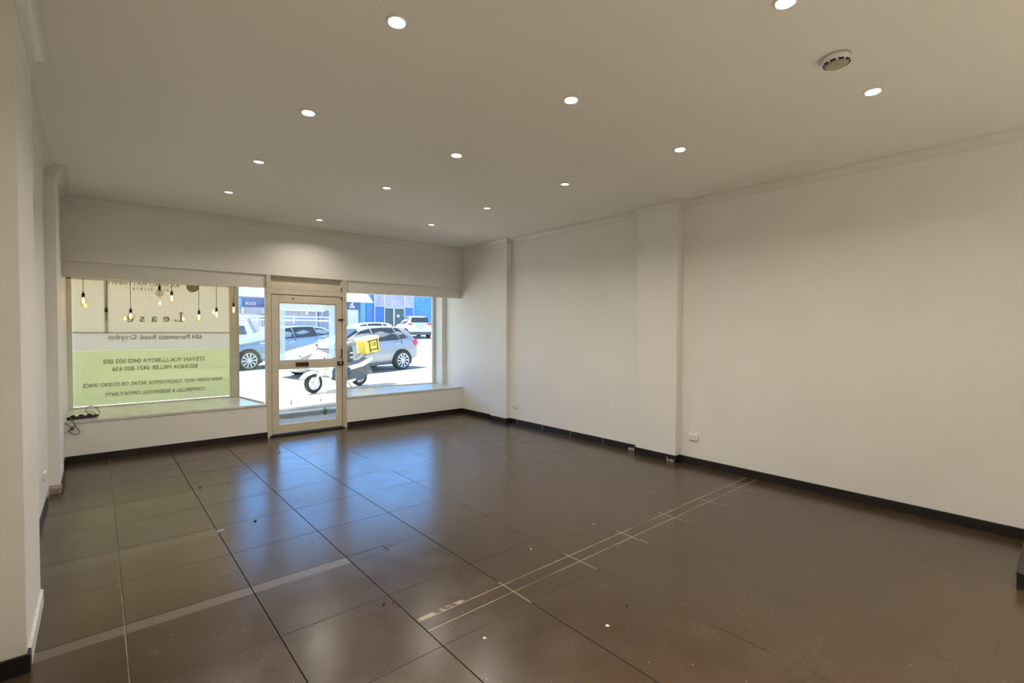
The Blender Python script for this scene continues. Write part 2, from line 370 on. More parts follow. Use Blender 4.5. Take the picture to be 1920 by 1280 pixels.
# ------------------------------------------------------------------ door
door = tag(empty('door_1', (2.45, F+.04, 0)), kind='structure')
def dl(name, bm, m, parent=door, **k):
    o = link(name, bm, m, None, **k); bpy.context.view_layer.update() if 0 else None
    o.parent = parent; return o
def D(x0, y0, z0, x1, y1, z1): return bx(x0-2.45, y0-(F+.04), z0, x1-2.45, y1-(F+.04), z1)
def Dadd(bm, x0, y0, z0, x1, y1, z1): return box(bm, x0-2.45, y0-(F+.04), z0, x1-2.45, y1-(F+.04), z1)
Y0 = F-.012
bm = D(DJ0, Y0, 0, 1.900, F+.12, 2.367); Dadd(bm, 1.90, Y0+.012, 0, 1.928, F+.12, 2.367)
Dadd(bm, 3.012, Y0, 0, DJ1, F+.12, 2.367); Dadd(bm, 2.985, Y0+.012, 0, 3.012, F+.12, 2.367)
Dadd(bm, 1.928, F+.012, 2.095, 2.985, F+.10, 2.17); Dadd(bm, 1.928, F+.03, 2.175, 2.985, F+.10, 2.245)
Dadd(bm, 1.928, F+.075, 2.245, 2.985, F+.10, 2.40)
Dadd(bm, 1.92, F+.066, 0, 1.955, F+.10, 2.12); Dadd(bm, 2.96, F+.066, 0, 2.99, F+.10, 2.12); Dadd(bm, 1.92, F+.066, 2.06, 2.99, F+.10, 2.12)
tag(dl('door_frame', bm, M['frame'], bevel=.003), kind='structure')
tag(dl('threshold', D(1.90, F-.03, 0, 3.0, F+.14, .022), M['dark'], bevel=.004), kind='structure')
LX0, LX1, LY0, LY1 = 1.936, 2.978, F+.02, F+.062
bm = D(LX0, LY0, .035, 2.035, LY1, 2.085); Dadd(bm, 2.885, LY0, .035, LX1, LY1, 2.085)
Dadd(bm, 2.035, LY0, .035, 2.885, LY1, .165); Dadd(bm, 2.035, LY0, .985, 2.885, LY1, 1.12); Dadd(bm, 2.035, LY0, 1.975, 2.885, LY1, 2.085)
leaf = tag(dl('door_leaf', bm, M['frame'], bevel=.004), kind='structure')
def gl(name, bm, m, **k): return tag(dl(name, bm, m, leaf, **k), kind='structure')
gl('door_pane', D(2.03, F+.039, .16, 2.89, F+.043, .99), M['glass'])
gl('door_pane', D(2.03, F+.039, 1.115, 2.89, F+.043, 1.98), M['glass'])
bm = B()
for a in ((2.05, 1.13, 2.13, 1.96), (2.78, 1.13, 2.865, 1.96), (2.13, 1.875, 2.78, 1.96)): Dadd(bm, a[0], F+.0445, a[1], a[2], F+.0455, a[3])
gl('vinyl_border', bm, M['frost'])
bm = B()
for a in ((2.035, 1.12, 2.048, 1.975), (2.872, 1.12, 2.885, 1.975), (2.048, 1.962, 2.872, 1.975)): Dadd(bm, a[0], F+.022, a[1], a[2], F+.038, a[3])
gl('glazing_bead', bm, M['steel'])
bm = D(2.27, F+.010, 1.018, 2.455, F+.021, 1.082); gl('mail_slot', bm, M['brown'], bevel=.003)
gl('mail_flap', D(2.278, F+.004, 1.026, 2.447, F+.011, 1.072), M['brown'], bevel=.002)
gl('door_lock', D(2.895, F-.012, 1.015, 2.995, F+.021, 1.075), M['brown'], bevel=.006)
kn = B(); lathe(kn, [(0, 0), (.014, 0), (.016, .012), (.010, .02), (0, .02)], 16, Matrix.Translation((2.935-2.45, -.012-.04, 1.045)) @ Matrix.Rotation(PI/2, 4, 'X'))
gl('lock_knob', kn, M['steel'], smooth=True)
hp = [(2.948, F+.02, 1.13), (2.948, F-.022, 1.135), (2.948, F-.03, 1.15), (2.948, F-.03, 1.245), (2.948, F-.022, 1.26), (2.948, F+.02, 1.265)]
gl('door_handle', tube(B(), [(x-2.45, y-F-.04, z) for x, y, z in hp], .007), M['brown'], smooth=True)
gl('door_bolt', D(2.915, F+.0, 1.72, 3.02, F+.021, 1.745), M['black'], bevel=.004)
gl('closer_bracket', D(2.955, F+.0, 2.062, 2.985, F+.021, 2.074), M['black'], bevel=.002)
gl('screw_cap', lathe(B(), [(0, 0), (.012, 0), (.012, .006), (0, .006)], 12, Matrix.Translation((2.235-2.45, -.0195, 2.04)) @ Matrix.Rotation(PI/2, 4, 'X')), M['brown'])

# ------------------------------------------------------------------ downlights
def make_downlight(on=True):
    e = empty('recessed_downlight', (0, 0, 0))
    link('trim_ring', lathe(B(), [(.040, .004), (.043, -.006), (.054, -.006), (.057, -.001), (.057, .001), (.040, .004)], 32), M['ring'], e, smooth=True)
    link('lamp_face', lathe(B(), [(0, -.002), (.040, -.002), (.040, .001), (0, .001)], 32), M['lampface'] if on else M['white'], e)
    if on:
        ld = bpy.data.lights.new('lamp_glow', 'AREA'); ld.shape = 'DISK'; ld.size = .08; ld.energy = LAMP; ld.color = (1, .915, .785); ld.spread = math.radians(145)
        lo = bpy.data.objects.new('lamp_glow', ld); C.objects.link(lo); lo.parent = e; lo.location = (0, 0, -.01); lo.visible_camera = False if 0 else True
    return e
DLS = [(1.155, 2.236, 'warm downlight at the top of the photo, left of its middle'),
       (1.156, 3.57, 'warm downlight above the open left part of the floor, second of the left row'),
       (1.150, 4.919, 'warm downlight in the left row, third from the viewer'),
       (1.145, 6.227, 'dim small downlight, farthest of the left row, near the front beam'),
       (2.415, 2.218, 'warm downlight near the top centre, nearest complete one of the middle row'),
       (2.417, 3.572, 'warm downlight with a strong glow, second of the middle row'),
       (2.406, 4.899, 'warm downlight with a dark rim, third of the middle row'),
       (2.393, 6.948, 'warm downlight close to the beam above the door'),
       (3.762, 2.21, 'warm downlight of the right row, left of the smoke detector and lower'),
       (3.755, 3.53, 'warm downlight of the right row before the broad pier'),
       (3.755, 4.868, 'warm downlight of the right row, third from the viewer'),
       (3.735, 6.167, 'warm downlight of the right row, farthest, near the right end of the beam'),
       (2.455, .911, 'white downlight cut by the top edge of the photo'),
       (3.782, .874, 'bright downlight below and right of the smoke detector')]
off = make_downlight(); first = off; used = False
for i, (x, y, lb) in enumerate(DLS):
    o = first if i == 0 else copy_tree(first)
    o.location = (x, y, H); tag(o, lb, 'ceiling light', 'recessed downlights in three rows')
rear = [copy_tree(first)]
for ch in rear[0].children:              # added rear lamps, beamed narrowly at the pale floor to bounce light up
    if ch.type == 'LIGHT': ch.data = ch.data.copy(); ch.data.spread = math.radians(72); ch.data.energy = LAMP*1.35; ch.name = 'added_rear_glow'
for x in (1.155, 2.42, 3.77):            # unseen lamps added to brighten the ceiling, continuing the rows
    for y in (.9, -.42, -1.75, -3.08, -4.4):
        if y == .9 and x > 2: continue
        o = rear.pop() if rear else copy_tree(o)
        o.location = (x, y, H)
        tag(o, 'unseen downlight added out of view to brighten the ceiling', 'ceiling light', 'added downlights out of view')

# smoke detector
sd_ = tag(empty('smoke_detector', (3.16, .902, H)), 'round white smoke detector with dark slots on the ceiling', 'smoke detector')
link('base_plate', lathe(B(), [(0, .001), (.070, .001), (.070, -.008), (.066, -.010), (0, -.010)], 40), M['steel'], sd_)
link('housing', lathe(B(), [(0, -.010), (.066, -.010), (.068, -.016), (.068, -.034), (.064, -.040), (.058, -.042), (0, -.042)], 40), M['white'], sd_, smooth=False)
slots = B()
for k in range(10):
    a = 2*PI*k/10
    mt_ = Matrix.Rotation(a, 4, 'Z'); s = bmesh.ops.create_cube(slots, size=1, matrix=mt_ @ Matrix.Translation((.0605, 0, -.040)) @ Matrix.Diagonal((.010, .026, .008, 1)))
link('vent_slots', slots, M['black'], sd_)
link('cover', lathe(B(), [(0, -.040), (.054, -.040), (.054, -.050), (.048, -.054), (0, -.055)], 40), mat('cream_detector_cover', (.42, .40, .27), .5), sd_)
link('indicator', lathe(B(), [(0, -.054), (.003, -.054), (.003, -.0565), (0, -.0565)], 10, Matrix.Translation((-.02, -.01, 0))), M['black'], sd_)

# ------------------------------------------------------------------ sockets
def socket(name, loc, rz, label, w=.115, h=.072):
    e = tag(empty(name, loc, (0, 0, rz)), label, 'power outlet')
    link('face_plate', bx(-w/2, -.016, -h/2, w/2, 0, h/2), M['white'], e, bevel=.003)
    for s in (-1, 1): link('rocker_switch', bx(s*w*.36-.008, -.020, .006, s*w*.36+.008, -.015, .026), M['white'], e, bevel=.001)
    bm = B()
    for s in (-1, 1):
        for q in (-1, 1): box(bm, s*w*.2+q*.006-.001, -.0166, -.004, s*w*.2+q*.006+.001, -.0155, .006)
        box(bm, s*w*.2-.001, -.0166, -.018, s*w*.2+.001, -.0155, -.010)
    link('pin_slots', bm, M['black'], e)
    return e
socket('power_outlet', (XR, 6.12, .312), -PI/2, 'white power outlet low on the right wall beside the far pier')
e = socket('power_outlet', (XR, 2.91, .325), -PI/2, 'white double power outlet low on the right wall, right of the broad pier')
socket('power_outlet', (XL, 5.80, .30), PI/2, 'white power outlet at the left edge, low on the left wall')

# ------------------------------------------------------------------ floor bits
def lump(name, x, y, s, m, label, cat, group):
    bm = B(); bmesh.ops.create_icosphere(bm, subdivisions=1, radius=s)
    for v in bm.verts: v.co = Vector((v.co.x*random.uniform(.7, 1.4), v.co.y*random.uniform(.5, 1.1), max(v.co.z*random.uniform(.3, .8), -s*.25)+s*.25))
    o = link(name, bm, m); o.location = (x, y, 0); o.rotation_euler[2] = random.uniform(0, 6); return tag(o, label, cat, group)
for x, y, s, l in ((2.051, 1.597, .012, 'white plaster crumb on the brown tiles, largest, bottom centre right'),
                   (1.489, 1.939, .011, 'pale plaster crumb near the bottom edge, left of the dark joint'),
                   (3.052, 2.525, .008, 'tiny white crumb behind the long pale strip of the floor'),
                   (3.812, 4.572, .010, 'small white crumb on the tiles halfway to the front wall'),
                   (2.36, 2.53, .007, 'tiny white crumb on the dark joint before the long pale strip')):
    lump('plaster_crumb', x, y, s, M['crumb'], l, 'crumb', 'plaster crumbs on the floor')
for x, y, s, l in ((2.292, 1.649, .009, 'dark speck of grit right of centre at the bottom'), (.969, 4.366, .014, 'dark scrap on the blue sheen of the tiles'),
                   (.761, 5.647, .012, 'small dark scrap left of the sheen'), (1.234, 2.559, .010, 'dark splinter beside the crossing of two black joints'),
                   (1.28, 2.54, .006, 'tiny dark dot right of the dark splinter'), (1.76, 6.62, .010, 'dark speck on the tiles just inside the door')):
    lump('grit_speck', x, y, s, M['speck'], l, 'debris', 'dark specks on the floor')
pt = link('tile_offcut', bx(-.03, -.028, 0, .03, .028, .003), mat('grey_tile', (.22, .2, .18), .4, noise=.1)); pt.location = (.715, 4.33, 0); pt.rotation_euler[2] = .1
tag(pt, 'small square grey patch lying on the joint at the end of the left strip', 'tile')
# low plinth at the right edge
pl = tag(empty('floor_plinth', (4.275, .205, 0)), 'low brown tiled plinth at the bottom right edge', 'plinth')
link('riser', bx(0, -2, 0, XR-4.275-.013, 0, .092), M['skirt'], pl)
link('tread', bx(-.004, -2, .092, XR-4.275-.013, .004, .104), M['skirt'], pl, bevel=.001)

# ------------------------------------------------------------------ pendant bulbs in the left display bay
PY = 7.95
def pendant(px, py, kind, label, sway=0):
    K = .76
    def lk(name, bm, *a, **k):
        for v in bm.verts: v.co *= K
        return link(name, bm, *a, **k)
    p = at(px, py, PY); e = tag(empty('pendant_bulb', tuple(p)), label, 'pendant light', 'bare filament bulbs on black cords')
    L = 2.42-p.z
    link('cord', tube(B(), smooth_path([(0, 0, .02), (sway*.6, 0, L*.2), (sway, 0, L*.5), (sway*.5, 0, L*.8), (0, 0, L)], 5), .0030, 6), M['black'], e, smooth=True)
    lk('socket', lathe(B(), [(0, .028), (.006, .028), (.010, .0), (.022, -.012), (.024, -.020), (.020, -.030), (.020, -.072), (0, -.072)], 20), M['black'], e, smooth=False)
    if kind == 'none':
        lk('glass_tube', lathe(B(), [(.013, -.07), (.015, -.10), (.015, -.20), (.010, -.215), (0, -.217)], 16), M['clearbulb'], e, smooth=True); return e
    prof = {'pear': [(.014, -.07), (.018, -.085), (.032, -.115), (.041, -.15), (.040, -.175), (.028, -.195), (.012, -.203), (0, -.205)],
            'tube': [(.014, -.07), (.022, -.085), (.028, -.105), (.030, -.145), (.026, -.172), (.014, -.187), (0, -.190)],
            'globe': [(.014, -.07)]+[(.060*math.sin(a), -.130+.060*math.cos(a)) for a in [.35+k*(PI-.35)/10 for k in range(11)]]}[kind.split('_')[0]]
    lit = not kind.endswith('off')
    bb = lk('bulb', lathe(B(), prof, 24), M['bulbglass'] if lit else M['clearbulb'], e, smooth=True)
    c = -.135; fl = B()
    for k in range(4):
        a = k*PI/2+.4; q = .012
        tube(fl, [(q*.5*math.cos(a), q*.5*math.sin(a), -.085), (q*math.cos(a), q*math.sin(a), -.11), (q*math.cos(a+.5), q*math.sin(a+.5), -.165)], .0042 if lit else .0015, 6)
    tube(fl, [(0, 0, -.07), (0, 0, -.12)], .004, 6)
    lk('filament', fl, M['filament'] if lit else M['steel'], bb)
    if lit:
        ld = bpy.data.lights.new('bulb_glow', 'POINT'); ld.energy = BULB; ld.color = (1, .62, .28); ld.shadow_soft_size = .02
        lo = bpy.data.objects.new('bulb_glow', ld); C.objects.link(lo); lo.parent = e; lo.location = (0, 0, c*K)
    return e
pendant(156, 549, 'pear', 'lit yellow bulb on a cord, leftmost in the display window')
pendant(199, 577, 'none', 'black cord and socket with a slim unlit tube, second from the left', .01)
pendant(245, 579, 'globe', 'lit amber globe bulb left of the big mirrored letters')
pendant(299, 536, 'globe_off', 'unlit smoky globe bulb on a very short cord')
pendant(322, 546, 'tube', 'lit white tubular bulb on a short cord beside the unlit globe')
pendant(373, 582, 'pear', 'lit orange pear bulb, lowest one right of the big mirrored letters')
pendant(406, 577, 'tube', 'lit small pale bulb between the orange bulb and the window post')
pendant(438, 568, 'pear', 'lit bulb hanging in front of the window post, rightmost of all', .008)

# ------------------------------------------------------------------ for-lease sign behind the glass
SY = 8.79
sg = tag(empty('window_sign', (.68, SY, LEDZ)), 'large cream and green for-lease sign filling the left window, lettering seen mirrored', 'sign')
def srect(name, x0, z0, x1, z1, m, th=.004, y=SY): return link(name, bx(x0-.68, y-SY, z0-LEDZ, x1-.68, y-SY+th, z1-LEDZ), m, sg)
zl = at(280, 623.7, SY).z; zg = at(280, 655, SY).z; zb = LEDZ+.020
sx0, sx1, sxs = at(134, 600, SY).x, at(430.5, 600, SY).x, at(199.5, 600, SY).x
srect('upper_panel', sx0, zl+.004, sxs-.012, 2.29, M['signw']); srect('upper_panel', sxs+.012, zl+.004, sx1, 2.29, M['signw'])
srect('joining_strip', sxs-.018, zl, sxs+.018, 2.29, M['signt'], .004, SY+.005)
srect('joining_strip', sx0, zl-.008, sx1, zl+.008, M['signt'], .004, SY+.005)
srect('address_panel', sx0, zg, sx1, zl-.004, M['signp']); srect('green_panel', sx0, zb, sx1, zg-.001, M['signg'])
def text_mesh(body, width, height=None, ext=.0022, spacing=1.0, bold=0):
    cu = bpy.data.curves.new('lettering', 'FONT'); cu.body = body; cu.extrude = ext; cu.space_character = spacing; cu.offset = bold
    o = bpy.data.objects.new('lettering', cu); C.objects.link(o)
    dg = bpy.context.evaluated_depsgraph_get(); me = bpy.data.meshes.new_from_object(o.evaluated_get(dg)); bpy.data.objects.remove(o)
    xs = [v.co.x for v in me.vertices]; ys = [v.co.y for v in me.vertices]
    x0, x1 = min(xs), max(xs); sx = width/(x1-x0); sy = sx if height is None else height/.72
    for v in me.vertices: v.co = Vector(((v.co.x-x0)*sx, v.co.y*sy, v.co.z))
    me.name = 'lettering'; return me
def text_obj(name, me, m, loc, rot, parent=None):
    me.materials.append(m); o = bpy.data.objects.new(name, me); C.objects.link(o); o.location = loc; o.rotation_euler = rot; o.parent = parent; return o
def sline(body, pr, pl_, base_r, base_l, cap, spacing=1.0, bold=0, m=None):  # starts at the photograph's right, runs left: read from the street
    a, b = at(pr, base_r, SY), at(pl_, base_l, SY)
    me = text_mesh(body, a.x-b.x, at(pr, base_r-cap, SY).z-a.z, spacing=spacing, bold=bold)
    text_obj('lettering', me, m or M['signt'], (a.x-.68, .001, (a.z+b.z)/2-LEDZ), (PI/2, 0, PI), sg)
sline('684 Parramatta Road, Croydon', 378.5, 203, 635.3, 636, 8.6)
sline('STEVAN VUK-LUBOYA 0402 003 003', 383.5, 194, 676, 681.5, 7.6)
sline('BELINDA MILLER 0421 800 656', 370, 210, 689.5, 695, 7.4)
sline('PRIME INNER WEST 235SQM OFFICE, RETAIL OR STUDIO SPACE.', 417, 153, 713, 726.5, 6.4)
sline('COMMERCIAL & RESIDENTIAL OPPORTUNITY.', 384, 195, 731, 743.5, 6.4)
sline('RICHARD MATTHEWS', 335.7, 201, 538, 532.5, 7, 1.15)
sline('R E A L   E S T A T E', 316, 249, 545.5, 543.5, 4.2)
# the big word, letters one by one, the L with serifs
def sletter(ch, p0, p1, base, cap):
    a, b = at(p1, base, SY), at(p0, base, SY)
    me = text_mesh(ch, a.x-b.x, at(p1, base-cap, SY).z-a.z)
    text_obj('lettering', me, M['signt'], (a.x-.68, .001, a.z-LEDZ), (PI/2, 0, PI), sg)
for ch, p0, p1 in (('e', 306, 318), ('a', 283.5, 294.5), ('s', 262, 271), ('e', 238, 250)): sletter(ch, p0, p1, 603, 15)
a = at(343.7, 602.6, SY); t_ = at(343.7, 586, SY); w_ = a.x-at(327.5, 602.6, SY).x; h_ = t_.z-a.z
bm = B()
for q in ((.18, 0, .36, 1), (0, .94, .54, 1), (0, 0, 1, .06), (.93, 0, 1, .28)): box(bm, a.x-.68-q[2]*w_, -.001, a.z-LEDZ+q[1]*h_, a.x-.68-q[0]*w_, .007, a.z-LEDZ+q[3]*h_)
link('lettering', bm, M['signt'], sg)
lc = at(361, 538, SY); bm = B()
lathe(bm, [(0, 0), (.080, 0), (.080, .001), (0, .001)], 40, Matrix.Translation((lc.x-.68, -.0015, lc.z-LEDZ)) @ Matrix.Rotation(-PI/2, 4, 'X'))
link('round_emblem', bm, M['signt'], sg)
me = text_mesh('RI', .085, .06, bold=.01); text_obj('emblem_letters', me, M['signw'], (lc.x-.68+.042, -.001, lc.z-LEDZ-.03), (PI/2, 0, PI), sg)

# ------------------------------------------------------------------ power board and cables on the left ledge
zt = LEDZ
pb = tag(empty('power_board', (-.20, 7.75, zt)), 'black power board lying in the left corner of the stone ledge', 'power board')
bm = B(); prism(bm, [(-.075, -.05), (.20, .015), (.205, .05), (.19, .065), (-.05, .03), (-.085, -.01)], .0, .035)
link('body', bm, M['black'], pb, bevel=.006)
bm = B()
for k in range(3): box(bm, -.05+k*.075, -.025+k*.02, .033, -.01+k*.075, .012+k*.02, .052)
link('plug', bm, M['black'], pb, bevel=.006)
def cable(pts, r, m, label): return tag(link('power_cable', tube(B(), smooth_path(pts, 8), r, 7), m, smooth=True), label, 'cable', 'loose cables in the left corner')
def cp(px, py, Y): return at(px, py, Y)
cable([cp(157, 772, 7.80), cp(164, 771, 7.80), cp(174, 772, 7.8), cp(178, 775, 7.78), cp(175, 778, 7.75), cp(167, 776, 7.75), cp(161.5, 770, 7.80), cp(163, 764, 7.82), cp(170, 761, 7.82), cp(178, 762.5, 7.80), cp(184, 768, 7.76), cp(187, 774, 7.72), cp(185, 778.5, 7.68)], .0035, M['cable'], 'grey cable looping up in a ring from the ledge')
cable([cp(154, 771, 7.72), cp(146, 774, 7.70), cp(136, 777.5, 7.68), cp(127, 781.5, 7.66), cp(121, 780, 7.66)], .004, M['wcable'], 'white cable lying across the black power board')
cable([cp(183, 780, 7.66), cp(178, 784, 7.60), cp(168, 788, 7.59), cp(158, 791, 7.59), cp(147, 795, 7.595)], .0022, M['wcable'], 'thin white cable drooping over the edge of the ledge')
cable([cp(133.5, 783.5, 7.62), cp(133.5, 788, 7.59), cp(138, 791, 7.59), cp(141, 798, 7.59), cp(146, 804, 7.59), cp(149.5, 810.5, 7.59), cp(146, 813, 7.59), cp(138, 814.5, 7.59), cp(132, 811, 7.59), cp(128, 806, 7.60)], .0045, M['cable'], 'dark cable hanging in a loop below the ledge')
cable([cp(123, 793, 7.59), cp(127, 797, 7.59), cp(133, 800, 7.59), cp(139, 799, 7.59), cp(142, 796, 7.59)], .004, M['cable'], 'short dark cable curving over the outlet under the ledge')
p = at(130, 803.5, F-.001)
socket('power_outlet', (p.x, F, p.z), 0, 'outlet with a grey plug under the left end of the ledge')
pg = link('wall_plug', lathe(B(), [(0, 0), (.018, 0), (.016, .03), (.008, .038), (0, .038)], 14, Matrix.Translation((p.x+.022, F-.010, p.z)) @ Matrix.Rotation(PI/2, 4, 'X')), M['cable'], smooth=True)
tag(pg, 'grey round plug pushed into the outlet under the ledge', 'plug')

# ------------------------------------------------------------------ street
M['pave'] = mat('sunlit_concrete', (.66, .64, .57), .85, noise=.10, nscale=3)
M['road'] = mat('pale_asphalt', (.50, .49, .46), .9, noise=.08, nscale=6)
M['kerb'] = mat('kerb_stone', (.42, .43, .44), .85, noise=.12, nscale=8)
M['blue'] = mat('blue_painted_wall', (.09, .32, .76), .5, noise=.06, nscale=1)
M['blue2'] = mat('deep_blue_panel', (.07, .21, .66), .5)
M['teal'] = mat('light_blue_panel', (.18, .48, .75), .5)
M['mullion'] = mat('white_mullion', (.8, .85, .9), .4)
M['poster'] = mat('pale_pink_poster', (.52, .46, .60), .6, noise=.25, nscale=1.4)
M['shopglass'] = mat('dim_shop_glass', (.10, .14, .15), .15, noise=.3, nscale=2)
M['greywall'] = mat('grey_render_wall', (.36, .38, .46), .8, noise=.05, nscale=2)
M['bigwhite'] = mat('white_awning_sheet', (.85, .85, .85), .6)
M['navy'] = mat('slate_blue_fascia', (.10, .17, .36), .6)
M['signwhite'] = mat('white_sign_letters', (.9, .9, .9), .6)

def ground(name, x0, y0, x1, y1, m, dz=0, nx=2, ny=2):
    bm = B(); g = [[bm.verts.new((x0+(x1-x0)*i/nx, y0+(y1-y0)*j/ny, G(x0+(x1-x0)*i/nx, y0+(y1-y0)*j/ny)+dz)) for j in range(ny+1)] for i in range(nx+1)]
    for i in range(nx):
        for j in range(ny): bm.faces.new((g[i][j], g[i+1][j], g[i+1][j+1], g[i][j+1]))
    ret = bmesh.ops.extrude_face_region(bm, geom=bm.faces[:])
    for v in [q for q in ret['geom'] if isinstance(q, bmesh.types.BMVert)]: v.co.z -= .25
    return struct(name, bm, m)
ground('pavement', -12, 9.25, 30, 13.4, M['pave'])
struct('kerb', prism(B(), [(-12, 13.4), (30, 13.4), (30, 13.55), (-12, 13.55)], -1, -.9), M['kerb']) if 0 else ground('kerb', -12, 13.4, 30, 13.55, M['kerb'], .0)
ground('road', -12, 13.55, 50, 37.0, M['road'], -.02, 4, 24)
ground('pavement', -12, 37.0, 50, 38.0, M['pave'], .02, 4, 2)
# entry slab between the windows and a step up to the street
struct('pavement', prism(B(), [(DJ0-.1, F+.14), (DJ1+.1, F+.14), (3.5, 8.9), (1.6, 8.9)], -.2, .035), M['kerb'])
struct('pavement', bx(1.3, 8.9, -.2, 6.0, 9.0, .11), M['kerb']); struct('pavement', bx(-6, 9.0, -.2, 10, 9.25, .10), M['pave'])
for s, x in ((1, 0),):
    struct('pavement', bx(-6, 8.82, -.3, 1.5, 9.02, .08), M['kerb']); struct('pavement', bx(3.6, 8.82, -.3, 10, 9.02, .10), M['kerb'])
# own awning over the pavement
aw = tag(empty('street_awning', (2.4, 8.95, 3.0)), 'flat awning over the pavement outside the shop windows', 'awning')
link('awning_sheet', bx(-5, .10, 0, 6, 1.55, .10), M['bigwhite'], aw)

# weeds
M['weed'] = mat('dry_green_weed', (.14, .20, .07), .8); M['weed2'] = mat('dry_straw_weed', (.26, .24, .14), .9)
def weed(x, y, z, n, h, m, label, spread=.05):
    bm = B()
    for k in range(n):
        a = random.uniform(0, 6.28); r = random.uniform(.2, 1)*spread; hh = h*random.uniform(.5, 1)
        pts = smooth_path([(0, 0, 0), (r*.4*math.cos(a), r*.4*math.sin(a), hh*.6), (r*math.cos(a), r*math.sin(a), hh)], 3)
        tube(bm, pts, .004, 5, [1, .9, .8, .7, .55, .4, .2])
        for q in range(3):
            p = Vector(pts[2+q]); b = a+random.uniform(-1.5, 1.5); d = Vector((math.cos(b), math.sin(b), .4))*.02; n2 = Vector((-d.y, d.x, 0))*.4
            bm.faces.new([bm.verts.new(v) for v in (p, p+d*.5+n2, p+d, p+d*.5-n2)])
    o = link('weed', bm, m); o.location = (x, y, z); return tag(o, label, 'weed', 'weeds growing from the pavement joints')
weed(3.12, 8.80, .035, 22, .16, M['weed'], 'leafy green weed at the foot of the door glass', .16)
p = at(546, 757, 9.6); weed(p.x, 9.6, G(p.x)-.01, 9, .22, M['weed2'], 'thin dry weed left of centre in the lower door glass')
p = at(601, 749, 9.6); weed(p.x, 9.6, G(p.x)-.01, 6, .20, M['weed2'], 'thin dry weed right of centre in the lower door glass')
p = at(741, 722, 9.9); weed(p.x, 9.9, G(p.x)-.01, 5, .16, M['weed2'], 'left of two dry weeds standing behind the right window')
p = at(746, 722, 9.9); weed(p.x, 9.9, G(p.x)-.01, 4, .15, M['weed2'], 'right of two dry weeds standing behind the right window')

# ------------------------------------------------------------------ vehicles (local x to the rear, shop side at -y, rear axle at x = 0)
M['tyre'] = mat('tyre_rubber', (.035, .035, .035), .85); M['alloy'] = mat('alloy_rim', (.70, .71, .74), .5)
M['carglass'] = mat('dark_car_glass', (.04, .06, .08), .10, spec=.5); M['arch'] = mat('wheel_well', (.02, .02, .02), .9)
M['tail'] = mat('red_tail_light', (.62, .05, .08), .25); M['plate'] = mat('number_plate', (.55, .57, .55), .5)
M['chrome'] = mat('chrome_trim', (.75, .76, .78), .15, 1); M['bump'] = mat('grey_plastic_bumper', (.10, .105, .11), .7)
def axis_y(x, z, y, flip=1): return Matrix.Translation((x, y, z)) @ Matrix.Rotation(PI/2*flip, 4, 'X')
def wheel(parent, x, y, r, w=.22, rim=.74, sp=10, name='wheel', s=1, m=None):     # outer face looks towards s*-y
    e = link(name, lathe(B(), [(r*rim, -w*.5), (r*.93, -w*.5), (r, -w*.36), (r, w*.36), (r*.93, w*.5), (r*rim, w*.5), (r*rim, -w*.5)], 40, axis_y(x, r, y)), M['tyre'], parent, smooth=False)
    bm = lathe(B(), [(r*rim*.90, w*.42), (r*rim, w*.44), (r*rim, w*.52), (r*rim*.92, w*.50), (r*rim*.90, w*.40)], 40, axis_y(x, r, y, s))
    lathe(bm, [(0, w*.30), (r*.10, w*.30), (r*.09, w*.48), (0, w*.50)], 20, axis_y(x, r, y, s))
    for k in range(sp):
        a = 2*PI*k/sp; q = axis_y(x, r, y, s) @ Matrix.Rotation(a, 4, 'Z')
        v = [bm.verts.new(q @ Vector(c)) for c in ((r*.08, -r*.035, w*.46), (r*rim*.95, -r*.075, w*.49), (r*rim*.95, r*.075, w*.49), (r*.08, r*.035, w*.46),
                                                  (r*.08, -r*.035, w*.30), (r*rim*.95, -r*.075, w*.30), (r*rim*.95, r*.075, w*.30), (r*.08, r*.035, w*.30))]
        for f in ((0, 1, 2, 3), (4, 5, 6, 7), (0, 1, 5, 4), (1, 2, 6, 5), (2, 3, 7, 6), (3, 0, 4, 7)): bm.faces.new([v[i] for i in f])
    link('rim', bm, m or M['alloy'], e)
    link('brake_disc', lathe(B(), [(0, w*.12), (r*rim*.9, w*.12), (r*rim*.9, w*.16), (0, w*.16)], 24, axis_y(x, r, y, s)), M['arch'], e)
    return e
def interp(tab, x):
    if x <= tab[0][0]: return tab[0][1]
    for (a, p), (b, q) in zip(tab, tab[1:]):
        if x <= b: return p+(q-p)*(x-a)/(b-a)
    return tab[-1][1]
def car_body(st, paint, parent, W):      # st rows: x, zlow, zbelt, ztop, half width, half width of roof
    bm = B(); rows = []
    for x, zl_, zb_, zt_, w, wt in st:
        half = [(0, zl_), (w*.86, zl_), (w*.97, zl_+.08), (w, zl_+.5*(zb_-zl_)), (w*.965, zb_), ((w*.965+wt)/2+.01, (zb_+zt_)/2), (wt, zt_-.05), (wt*.82, zt_), (0, zt_+.012)]
        rows.append([bm.verts.new((x, -y, z)) for y, z in half]+[bm.verts.new((x, y, z)) for y, z in half[-2:0:-1]])
    n = len(rows[0])
    for a, b in zip(rows, rows[1:]):
        for j in range(n): bm.faces.new((a[j], a[(j+1) % n], b[(j+1) % n], b[j]))
    bm.faces.new(rows[0]); bm.faces.new(rows[-1])
    return link('body', bm, paint, parent, smooth=True, sub=1)
def side_y(st, x, z):
    w = interp([(s[0], s[4]) for s in st], x); wt = interp([(s[0], s[5]) for s in st], x)
    zb_ = interp([(s[0], s[2]) for s in st], x); zt_ = interp([(s[0], s[3]) for s in st], x)
    k = min(1, max(0, (z-zb_)/max(.05, zt_-.05-zb_))); return w*.965+(wt-w*.965)*k
